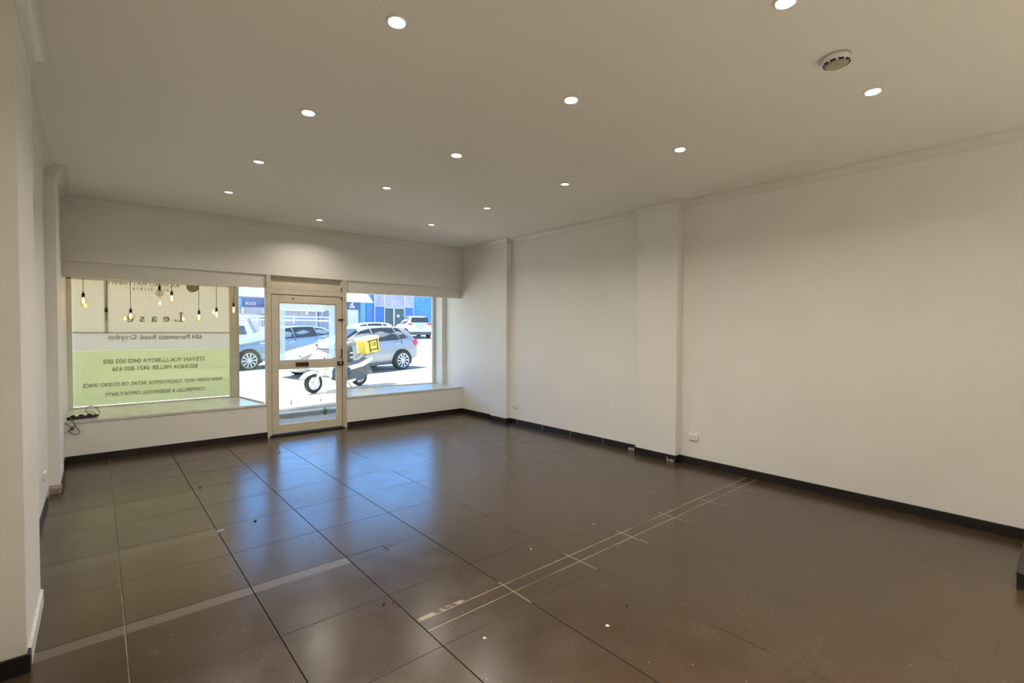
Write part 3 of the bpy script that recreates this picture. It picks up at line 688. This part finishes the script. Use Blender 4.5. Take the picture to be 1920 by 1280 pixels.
def side_panel(name, st, pts, m, parent, off=.012, th=.012, sides=(-1, 1)):
    for s in sides:
        bm = B(); f0 = []; f1 = []
        for x, z in pts:
            y = side_y(st, x, z); f0.append(bm.verts.new((x, s*(y+off), z))); f1.append(bm.verts.new((x, s*(y+off-th-.02), z)))
        bm.faces.new(f0); bm.faces.new(f1); n = len(pts)
        for i in range(n): bm.faces.new((f0[i], f0[(i+1) % n], f1[(i+1) % n], f1[i]))
        bmesh.ops.triangulate(bm, faces=[f for f in bm.faces if len(f.verts) > 4])
        link(name, bm, m, parent)
def quad_panel(name, pts, m, parent, th=.015):
    bm = B(); v = [bm.verts.new(p) for p in pts]; f = bm.faces.new(v); bm.normal_update(); n = f.normal.copy()
    bmesh.ops.solidify(bm, geom=bm.faces[:], thickness=th)
    return link(name, bm, m, parent)
def arch(parent, x, w, r):
    for s in (-1, 1):
        pts = [((r+.055)*math.cos(a)+x, (r+.055)*math.sin(a)+r) for a in [k*PI/16-.35+(.70*(k/16)) for k in range(17)]]
        bm = B(); prism(bm, pts, s*(w-.10), s*(w+.008), 'y'); link('wheel_arch', bm, M['arch'], parent)
def rot_of(az, pitch):                   # local x axis turned by az and raised by pitch
    return Matrix.Rotation(math.radians(az), 4, 'Z') @ Matrix.Rotation(-math.radians(pitch), 4, 'Y')
def car(name, loc, az, pitch, label, paint, st, wins, r, wb, W, extras=None, group=None):
    e = empty(name, (0, 0, 0)); e.matrix_world = Matrix.Translation(loc) @ rot_of(az, pitch); tag(e, label, 'car', group)
    car_body(st, paint, e, W)
    for pts in wins: side_panel('window', st, pts, M['carglass'], e)
    for x in (0, -wb):
        arch(e, x, W/2, r)
        for s in (-1, 1): wheel(e, x, s*(W/2-.07), r, s=1 if s < 0 else -1)
    if extras: extras(e, st)
    return e

# silver hatchback
silver = mat('silver_grey_paint', (.34, .345, .36), .28, .2, coat=.4)
W1 = 1.79
ST1 = [(-3.46, .34, .55, .62, .55, .45), (-3.40, .22, .62, .70, .74, .62), (-3.15, .20, .72, .80, .86, .68), (-2.7, .20, .80, .90, .895, .70), (-2.2, .20, .88, .98, .895, .70),
       (-1.75, .20, .92, 1.20, .895, .60), (-1.35, .20, .93, 1.40, .895, .58), (-.9, .20, .94, 1.46, .895, .58), (-.3, .20, .96, 1.46, .895, .57), (.25, .21, .99, 1.42, .88, .56), (.48, .26, 1.0, 1.36, .86, .55),
       (.66, .30, .98, 1.08, .83, .60), (.74, .30, .70, .82, .78, .62), (.76, .36, .50, .58, .66, .60)]
WIN1 = [[(-1.95, .98), (-1.62, 1.16), (-1.32, 1.33), (-1.02, 1.385), (-1.02, .98)], [(-.96, .98), (-.96, 1.39), (-.55, 1.40), (-.16, 1.385), (-.05, 1.00)], [(.0, 1.01), (-.10, 1.38), (.08, 1.36), (.30, 1.05)]]
def ex1(e, st):
    for s in (-1, 1):
        bm = B(); lathe(bm, [(0, 0), (.11, 0), (.11, .03), (0, .03)], 20, axis_y(.60, .87, s*.80, 1 if s < 0 else -1)); link('tail_light', bm, M['tail'], e)
    quad_panel('rear_window', [(.50, -.5, 1.34), (.50, .5, 1.34), (.68, .56, 1.06), (.68, -.56, 1.06)], M['carglass'], e)
    side_panel('door_seam', st, [(-.99, .32), (-.99, .96), (-.975, .96), (-.975, .32)], M['arch'], e, .004)
    side_panel('door_seam', st, [(-.02, .50), (.02, .96), (.035, .96), (-.005, .50)], M['arch'], e, .004)
    side_panel('sill_trim', st, [(-2.25, .22), (-.42, .22), (-.42, .30), (-2.25, .30)], M['bump'], e, .012)
    for x in (-1.12, -.16): side_panel('door_handle', st, [(x-.10, .86), (x+.10, .875), (x+.10, .90), (x-.10, .885)], M['chrome'], e, .035, .02)
    bm = B(); lathe(bm, [(0, 0), (.15, 0), (.15, .03), (0, .03)], 18, Matrix.Translation((-3.33, -.55, .66)) @ Matrix.Rotation(-PI/2, 4, 'Y') @ Matrix.Diagonal((.55, 1.4, 1, 1))); link('headlight', bm, M['chrome'], e)
    quad_panel('windscreen', [(-2.05, -.66, 1.03), (-2.05, .66, 1.03), (-1.42, .54, 1.40), (-1.42, -.54, 1.40)], M['carglass'], e, -.02)
    side_panel('door_mirror', st, [(-1.98, 1.0), (-1.80, 1.0), (-1.82, 1.10), (-1.95, 1.10)], silver, e, .16, .12)
car('hatchback_car', (7.50, 15.30, .262), 9.1, 2.3, 'silver-grey hatchback with red tail light behind the scooter', silver, ST1, WIN1, .315, 2.63, W1, ex1)

# pale crossover seen behind the sign post and through the door
paleblue = mat('silver_blue_paint', (.27, .35, .42), .25, .2, coat=.5)
ST2 = [(-3.62, .40, .66, .74, .60, .5), (-3.52, .26, .78, .88, .80, .66), (-3.2, .22, .88, .98, .90, .72), (-2.7, .22, .96, 1.04, .91, .72), (-2.25, .22, 1.0, 1.10, .91, .66),
       (-1.8, .22, 1.01, 1.30, .91, .62), (-1.4, .22, 1.02, 1.45, .91, .60), (-.9, .22, 1.03, 1.50, .91, .60), (-.2, .22, 1.06, 1.50, .91, .59), (.4, .24, 1.10, 1.44, .90, .58), (.72, .32, 1.10, 1.28, .87, .60),
       (.90, .34, .92, 1.02, .82, .64), (.96, .40, .6, .7, .7, .6)]
WIN2 = [[(-2.0, 1.05), (-1.65, 1.25), (-1.32, 1.41), (-1.0, 1.455), (-1.0, 1.06)], [(-.95, 1.06), (-.95, 1.46), (-.3, 1.46), (-.08, 1.44), (-.05, 1.09)], [(0, 1.10), (-.02, 1.41), (.25, 1.36), (.55, 1.16)]]
def ex2(e, st):
    side_panel('door_seam', st, [(-.98, .32), (-.98, 1.04), (-.965, 1.04), (-.965, .32)], M['arch'], e, .004)
    side_panel('window_trim', st, [(-2.3, 1.02), (.6, 1.09), (.6, .985), (-2.3, .93)], M['white'], e, .010)
    for x in (-1.12, -.02): side_panel('door_handle', st, [(x-.11, .90), (x+.11, .92), (x+.11, .95), (x-.11, .93)], M['chrome'], e, .04, .02)
    side_panel('side_step', st, [(-2.25, .26), (-.4, .26), (-.4, .32), (-2.25, .32)], M['chrome'], e, .03)
    side_panel('door_mirror', st, [(-2.02, 1.04), (-1.80, 1.04), (-1.82, 1.17), (-1.98, 1.17)], paleblue, e, .16, .12)
car('crossover_car', (6.511, 20.247, .24), 11.985, 2.6, 'silver-blue car with spoked wheel, seen left of and through the door', paleblue, ST2, WIN2, .36, 2.72, 1.82, ex2)

# white saloon roof behind the hatchback
white = mat('white_car_paint', (.80, .81, .82), .2, coat=.7)
p = at(712, 614, 25)
ST3 = [(x, a, b, c, d, e_) for x, a, b, c, d, e_ in ST1]
def ex3(e, st): quad_panel('rear_window', [(.50, -.5, 1.34), (.50, .5, 1.34), (.68, .56, 1.06), (.68, -.56, 1.06)], M['carglass'], e)
car('saloon_car', (p.x, 25, G(p.x, 25)), 2, 2.3, 'white car in the far lane, only its roof and window line showing over the hatchback', white, ST3, WIN1, .315, 2.63, W1, ex3)

# white SUV across the road, seen from behind
ST4 = [(-3.62, .42, .74, .84, .60, .5), (-3.52, .28, .88, .98, .80, .66), (-3.2, .24, .96, 1.04, .91, .72), (-2.6, .24, 1.0, 1.09, .92, .72), (-2.2, .24, 1.04, 1.14, .92, .68),
       (-1.75, .24, 1.05, 1.38, .92, .64), (-1.35, .24, 1.05, 1.58, .92, .62), (-.7, .24, 1.06, 1.66, .92, .62), (0, .24, 1.07, 1.66, .92, .62), (.5, .28, 1.08, 1.62, .90, .62), (.72, .34, 1.06, 1.30, .88, .68), (.80, .36, .80, .95, .86, .72), (.84, .40, .6, .7, .8, .7)]
WIN4 = [[(-1.95, 1.08), (-1.6, 1.30), (-1.3, 1.50), (-.95, 1.57), (-.95, 1.09)], [(-.9, 1.09), (-.9, 1.58), (-.1, 1.57), (.02, 1.12)], [(.08, 1.14), (-.02, 1.56), (.25, 1.52), (.42, 1.24)]]
def ex4(e, st):
    quad_panel('rear_window', [(.60, -.60, 1.56), (.60, .60, 1.56), (.80, .68, 1.20), (.80, -.68, 1.20)], M['carglass'], e)
    quad_panel('number_plate', [(.875, -.26, .96), (.875, .26, .96), (.885, .26, .82), (.885, -.26, .82)], M['plate'], e)
    for s in (-1, 1): link('tail_light', bx(.70, s*.72-.14, 1.02, .86, s*.72+.14, 1.14), M['tail'], e, bevel=.02)
    link('rear_bumper', bx(.6, -.84, .30, .93, .84, .50), M['bump'], e, bevel=.05)
    for s in (-1, 1): link('roof_rail', tube(B(), [(-1.2, s*.58, 1.66), (-1.1, s*.58, 1.71), (.2, s*.58, 1.71), (.35, s*.58, 1.66)], .018, 6), M['chrome'], e, smooth=True)
d_ = CW+CR*(782-960)/FPX-CU*(626-640)/FPX; pw = Vector((0, 0, CH))+d_*36.0
car('suv_car', (pw.x, pw.y, .93), -104.5, -1.0, 'white SUV with roof rails seen from behind, across the road', white, ST4, WIN4, .36, 2.68, 1.84, ex4)

# white utility truck with a rack, behind the crossover
UY = 27.0
def uz(py, px=465): return at(px, py, UY).z
ux = at(463, 612, UY).x; gz = G(ux, UY)-.03
tr = empty('utility_truck', (ux, UY, gz)); tag(tr, 'white utility truck with roof rack and caged tray, seen left of the door', 'truck')
zr, zw1, zw0, zt_ = uz(604)-gz, uz(611)-gz, uz(627)-gz, uz(628)-gz
cab = [(-2.3, .35), (-2.3, zw0-.05), (-1.75, zw0+.05), (-1.25, zr-.05), (-1.0, zr), (.15, zr), (.35, zt_), (.35, .35)]
link('cab', prism(B(), cab, 0, 1.75, 'y'), white, tr, bevel=.05)
link('cab_window', prism(B(), [(-1.5, zw0), (-1.12, zw1), (-.12, zw1), (.0, zw0)], -.012, .01, 'y'), M['shopglass'], tr)
link('tray', bx(.40, 0, .45, 4.2, 1.75, zt_-.1), white, tr, bevel=.02)
bm = B()
zc0, zc1 = zt_-.1, uz(603)-gz
for x in [.75+.15*k for k in range(23)]: box(bm, x, .02, zc0, x+.02, .04, zc1)
for k in range(7): z = zc0+(zc1-zc0)*k/6; box(bm, .75, .02, z, 4.1, .04, z+.02)
link('cage', bm, M['greywall'], tr)
bm = B()
for py in (592, 598.5): box(bm, -1.6, -.03, uz(py)-gz-.03, 4.2, .03, uz(py)-gz+.03)
for x in (-1.2, .45, 2.2, 4.1): box(bm, x, -.02, zr-.02, x+.05, .03, uz(591)-gz); box(bm, x, 0, uz(598)-gz-.05, x+.05, 1.75, uz(598)-gz+.01)
link('rack', bm, M['mullion'], tr)
link('rack_strut', tube(B(), [(.45, -.02, zt_), (.05, -.02, uz(598)-gz)], .07, 6), M['greywall'], tr)
for x in (-1.4, 3.0): wheel(tr, x, .12, .36, s=1)
link('crates', bx(.9, .35, zt_-.1, 4.0, 1.5, zc1-.25), M['greywall'], tr, bevel=.03)

# ------------------------------------------------------------------ delivery scooter
M['scw'] = mat('white_scooter_plastic', (.78, .77, .74), .3, coat=.5); M['scg'] = mat('grey_scooter_plastic', (.09, .10, .11), .5)
M['denim'] = mat('dark_blue_cloth', (.05, .075, .12), .9, noise=.2, nscale=20); M['yel'] = mat('yellow_box_cloth', (.82, .60, .08), .6, noise=.06, nscale=6)
M['yelp'] = mat('pale_yellow_lid', (.88, .78, .42), .6); M['strap'] = mat('dark_strap', (.12, .09, .03), .8)
sc = empty('delivery_scooter', (0, 0, 0)); sc.matrix_world = Matrix.Translation((4.883, 11.436, .205)) @ rot_of(18.4, 2.0)
tag(sc, 'white delivery scooter with yellow top box parked on the pavement', 'scooter')
def scwheel(x, r, nm='wheel'):
    e = link(nm, lathe(B(), [(r*.66, -.045), (r*.85, -.06), (r*.97, -.035), (r, 0), (r*.97, .035), (r*.85, .06), (r*.66, .045), (r*.66, -.045)], 40, axis_y(x, r, 0)), M['tyre'], sc, smooth=True)
    bm = lathe(B(), [(0, -.03), (.05, -.03), (.05, .03), (0, .03)], 16, axis_y(x, r, 0))
    lathe(bm, [(r*.60, -.04), (r*.68, -.04), (r*.68, .04), (r*.60, .04), (r*.60, -.04)], 32, axis_y(x, r, 0))
    for k in range(5):
        q = axis_y(x, r, 0) @ Matrix.Rotation(2*PI*k/5, 4, 'Z')
        v = [bm.verts.new(q @ Vector(c)) for c in ((.03, -.018, -.02), (r*.64, -.024, -.02), (r*.64, .024, -.02), (.03, .018, -.02), (.03, -.018, .02), (r*.64, -.024, .02), (r*.64, .024, .02), (.03, .018, .02))]
        for f in ((0, 1, 2, 3), (4, 5, 6, 7), (0, 1, 5, 4), (1, 2, 6, 5), (2, 3, 7, 6), (3, 0, 4, 7)): bm.faces.new([v[i] for i in f])
    link('rim', bm, M['alloy'], e); return e
scwheel(-1.3, .22); scwheel(0, .235)
def plate_y(name, pts, w, m, bev=.02, y=0, par=sc): return link(name, prism(B(), [(px_, pz_*.80) for px_, pz_ in pts], y-w/2, y+w/2, 'y'), m, par, bevel=bev)
plate_y('front_fender', [(-1.62, .44), (-1.50, .57), (-1.32, .62), (-1.15, .56), (-1.06, .46), (-1.14, .50), (-1.30, .545), (-1.46, .50), (-1.55, .42)], .13, M['scw'])
plate_y('fork', [(-1.33, .25), (-1.27, .25), (-1.10, .72), (-1.17, .74)], .17, M['scw'], .01)
plate_y('front_fairing', [(-1.30, .66), (-1.36, .80), (-1.26, 1.00), (-1.13, 1.14), (-1.02, 1.12), (-.98, .92), (-1.04, .66), (-1.16, .60)], .34, M['scw'], .05)
plate_y('fairing_grille', [(-1.27, .72), (-1.16, .86), (-1.12, 1.02), (-1.06, .88), (-.99, .80), (-1.08, .78), (-1.16, .70)], .36, M['scg'], .01)
plate_y('leg_shield', [(-1.06, .60), (-1.00, 1.08), (-.93, 1.06), (-.90, .60), (-.84, .36), (-.98, .34)], .44, M['scw'], .03)
plate_y('leg_cover', [(-1.00, .34), (-.98, .66), (-.62, .70), (-.42, .62), (-.40, .40), (-.55, .28), (-.80, .26)], .46, M['denim'], .05)
plate_y('floorboard', [(-1.06, .42), (-.96, .24), (-.72, .16), (-.30, .20), (-.24, .28), (-.62, .25), (-.86, .34)], .40, M['scw'], .02)
plate_y('engine', [(-.50, .22), (-.48, .54), (-.05, .62), (.16, .46), (.14, .26), (-.16, .17)], .26, M['bump'], .04, -.03)
plate_y('rear_panel', [(-.62, .50), (-.50, .66), (-.10, .72), (.26, .86), (.36, .84), (.28, .72), (.02, .58), (-.30, .48)], .30, M['scw'], .04)
plate_y('seat', [(-.66, .70), (-.60, .78), (-.20, .80), (.12, .88), (.14, .82), (-.10, .72), (-.50, .66)], .26, M['scg'], .04)
plate_y('rear_mudguard', [(.10, .56), (.22, .50), (.40, .30), (.43, .32), (.30, .56), (.18, .64)], .10, M['scg'], .01)
link('rear_rack', tube(B(), [(-.05, -.10, .66), (.10, -.12, .75), (.40, -.12, .79), (.40, .12, .79), (.10, .12, .75), (-.05, .10, .66)], .014, 8), M['black'], sc)
link('handlebar', tube(B(), smooth_path([(-.92, -.34, 0.94), (-.98, -.20, .97), (-1.04, 0, .96), (-.98, .20, .97), (-.92, .34, .94)], 5), .016, 8), M['black'], sc, smooth=True)
for s in (-1, 1):
    link('mirror', lathe(B(), [(0, -.008), (.035, -.006), (.035, .006), (0, .008)], 20, Matrix.Translation((-.95, s*.30, 1.05)) @ Matrix.Rotation(PI/2, 4, 'Y')), M['scg'], sc)
    link('mirror_stalk', tube(B(), [(-.98, s*.22, .96), (-.95, s*.28, 1.03)], .006, 6), M['black'], sc)
link('headlight', lathe(B(), [(0, 0), (.07, .0), (.08, .03), (0, .045)], 20, Matrix.Translation((-1.31, 0, .70)) @ Matrix.Rotation(-PI/2-.4, 4, 'Y')), M['chrome'], sc, smooth=True)
link('exhaust', tube(B(), [(-.30, .13, .20), (-.05, .15, .20), (.10, .15, .23), (.34, .15, .28)], .04, 12, [.4, .6, 1, 1]), M['steel'], sc, smooth=True)
link('side_stand', tube(B(), [(-.50, -.14, .19), (-.42, -.24, .005)], .012, 6), M['black'], sc)
# delivery box, tipped back a little like the rack
db = empty('delivery_box', (0, 0, 0)); db.parent = sc; db.location = (.33, 0, .79); db.rotation_euler = (0, -.13, 0); db.scale = (.80, .80, .84)
def dbx(name, a, m, **k): return link(name, bx(*a), m, db, **k)
dbx('box_body', (-.29, -.20, 0, .29, .20, .40), M['yel'], bevel=.02)
dbx('box_lid', (-.33, -.23, .385, .32, .23, .47), M['yelp'], bevel=.03)
for a in ((-.13, -.2065, .02, -.085, -.198, .385), (.185, -.2065, .02, .235, -.198, .385), (-.085, -.2065, .075, .185, -.198, .11), (-.18, -.2065, .35, .24, -.198, .385)): dbx('strap', a, M['strap'])
bm = B()
for z, l in ((.29, .14), (.25, .11), (.21, .16)): box(bm, -.05, -.205, z, -.05+l, -.199, z+.012)
box(bm, .09, -.205, .20, .13, -.199, .30)
link('box_print', bm, M['strap'], db)
# dark cloth bag standing on the seat against the box
M['bag'] = mat('dark_grey_bag_cloth', (.07, .085, .09), .9, noise=.25, nscale=14)
bg_ = empty('rider_bag', (0, 0, 0)); bg_.matrix_world = sc.matrix_world @ Matrix.Translation((-.33, 0, .615)) @ Matrix.Scale(.86, 4); tag(bg_, 'dark grey bag standing on the scooter seat in front of the yellow box', 'bag')
bm = B(); lathe(bm, [(0, 0), (.13, .01), (.155, .10), (.15, .28), (.12, .42), (.07, .48), (0, .49)], 20)
for v in bm.verts: v.co.y *= 1.15; v.co.x *= .85
link('bag_body', bm, M['bag'], bg_, smooth=True)
link('bag_top', lathe(B(), [(0, .46), (.08, .46), (.06, .53), (.02, .55), (0, .55)], 14), mat('faded_pink_cloth', (.5, .36, .36), .9, noise=.2, nscale=30), bg_, smooth=True)
link('pale_stripe', bx(-.06, -.178, .24, .05, -.168, .27), M['signwhite'], bg_); link('pale_stripe', bx(-.06, -.180, .12, .05, -.168, .15), M['signwhite'], bg_)

# ------------------------------------------------------------------ buildings across the road
def frect(px0, py0, px1, py1, Y):        # size and place of a facade piece that stands at depth Y
    a, b = at(px0, (py0+py1)/2, Y), at(px1, (py0+py1)/2, Y); xm = (px0+px1)/2
    return a.x, at(xm, py1, Y).z, b.x, at(xm, py0, Y).z
def fpart(name, r, Y, d0, d1, m, parent, O): return link(name, bx(r[0]-O.x, Y+d0-O.y, r[1]-O.z, r[2]-O.x, Y+d1-O.y, r[3]-O.z), m, parent)
BY = 38.0
O1 = Vector((at(700, 600, BY).x, BY, 1.0)); b1 = tag(empty('shop_building', tuple(O1)), 'bright blue shopfront across the road with pale posters over glass doors', 'building')
def P1(name, px0, py0, px1, py1, d0, d1, m): return fpart(name, frect(px0, py0, px1, py1, BY), BY, d0, d1, m, b1, O1)
P1('wall', 675.2, 515, 900, 650, .15, 6, M['blue'])
P1('light_pier', 675.3, 567, 685, 640, -.05, .3, M['teal']); P1('dark_downpipe', 685.5, 567, 687.5, 640, -.02, .2, M['navy'])
P1('lower_panel', 703, 578, 720, 640, 0, .3, M['blue2']); P1('lower_panel', 759, 577, 774, 640, 0, .3, M['blue2'])
for a in ((703, 545, 720, 574.5), (721.5, 545, 757.5, 575.5), (759, 545, 774, 576.5)): P1('poster', *a, 0, .3, M['poster'])
P1('glass_door', 722, 578, 737, 640, 0, .3, M['shopglass']); P1('glass_door', 739.5, 578, 757, 640, 0, .3, M['shopglass'])
for a in ((701.7, 545, 702.7, 640), (720, 545, 721.3, 640), (757.6, 545, 758.8, 640), (774.2, 545, 775.2, 640), (702, 574.7, 775, 575.7), (737, 577, 739.5, 640), (721, 576.5, 758, 578)): P1('mullion', *a, -.06, .1, M['mullion'])
P1('door_notice', 744.5, 590, 748.5, 595, -.03, .1, M['signwhite'])
# pale leaf-like strokes painted on the right part of the wall
bm = B()
for k, (px, py, l, a) in enumerate(((785, 560, .5, .8), (782, 566, .4, -.6), (795, 563, .6, 1.2), (799, 575, .8, 1.3), (804, 572, .7, 1.5), (793, 580, .6, 1.1), (786, 571, .5, .2), (801, 584, .6, 1.4), (805, 556, .5, .5))):
    p = at(px, py, BY)-O1; v = [(-l/2, 0), (-l/6, .07), (l/6, .07), (l/2, 0), (l/6, -.03), (-l/6, -.03)]
    prism(bm, [(p.x+x*math.cos(a)-z*math.sin(a), p.z+x*math.sin(a)+z*math.cos(a)) for x, z in v], .12, .16, 'y')
link('painted_motif', bm, M['teal'], b1)
O2 = Vector((at(660, 600, BY).x, BY, 1.0)); b2 = tag(empty('shop_building', tuple(O2)), 'pale shop under a white awning, left of the blue shopfront', 'building')
def P2(name, px0, py0, px1, py1, d0, d1, m): return fpart(name, frect(px0, py0, px1, py1, BY), BY, d0, d1, m, b2, O2)
P2('wall', 606, 515, 674.8, 640, .05, 6, M['greywall'])
P2('roller_door', 652, 580.5, 671, 640, -.05, .3, M['bigwhite'])
P2('sign_board', 650, 566, 674.8, 580, -.15, .2, M['navy'])
bm = B()
for a, b in (((655.5, 572.5), (662.5, 563.5)), ((657.5, 569), (661, 576))):
    p, q = at(*a, BY)-O2, at(*b, BY)-O2; tube(bm, [(p.x, -.2, p.z), (q.x, -.2, q.z)], .06, 6)
for k in range(4):
    p = at(654.5+k*2.6, 575.5, BY)-O2; box(bm, p.x-.03, -.2, p.z-.1, p.x+.04, -.16, p.z+.08)
link('sign_mark', bm, M['signwhite'], b2)
r_ = frect(607, 540, 698, 565.5, BY-2.2)
bm = B(); x0, z0, x1, z1 = r_
prism(bm, [(BY-2.4-O2.y, z0-O2.z), (BY-O2.y, z1+.6-O2.z), (BY-O2.y, z1+.5-O2.z), (BY-2.2-O2.y, z0-.02-O2.z)], x0-O2.x, x1-O2.x, 'x')
link('awning', bm, M['bigwhite'], b2)
O3 = Vector((at(575, 600, BY-1).x, BY-1, .8)); b3 = tag(empty('shop_building', tuple(O3)), 'grey shop with dark posts seen through the upper door glass', 'building')
def P3(name, px0, py0, px1, py1, d0, d1, m): return fpart(name, frect(px0, py0, px1, py1, BY-1), BY-1, d0, d1, m, b3, O3)
P3('wall', 502, 583, 605, 640, .1, 6, M['greywall']); P3('fascia', 502, 560, 605, 583, -.4, 6, M['bigwhite'])
P3('post', 592.5, 583, 594, 640, -.1, .2, M['mullion']); P3('post', 595, 583, 598, 640, -.1, .2, M['navy']); P3('shop_window', 562, 583, 573.5, 591.5, .02, .2, M['kerb'])
P3('wall_lamp', 573, 583, 575.5, 589.5, -.2, .1, M['signwhite'])
O4 = Vector((at(470, 600, BY).x, BY, .8)); b4 = tag(empty('shop_building', tuple(O4)), 'low grey-roofed shop with a slate blue sign reading RUCS, far left of the door', 'building')
def P4(name, px0, py0, px1, py1, d0, d1, m): return fpart(name, frect(px0, py0, px1, py1, BY), BY, d0, d1, m, b4, O4)
P4('wall', 380, 576, 501, 640, .6, 6, M['bigwhite']); P4('fascia', 448, 556.5, 499, 577, 0, .5, M['navy']); P4('fascia_edge', 448, 556, 499, 558, -.1, .5, M['greywall'])
P4('side_pier', 448, 558, 453.5, 577, -.05, .5, M['teal']); P4('awning', 452, 576.5, 500, 588, -.8, .5, M['greywall'])
a, b = at(460.5, 571, BY), at(479.5, 571, BY); me = text_mesh('RUCS', b.x-a.x, at(460, 565.8, BY).z-a.z, .02, bold=.02)
text_obj('lettering', me, M['signwhite'], (a.x-O4.x, -.04, a.z-O4.z), (PI/2, 0, 0), b4)
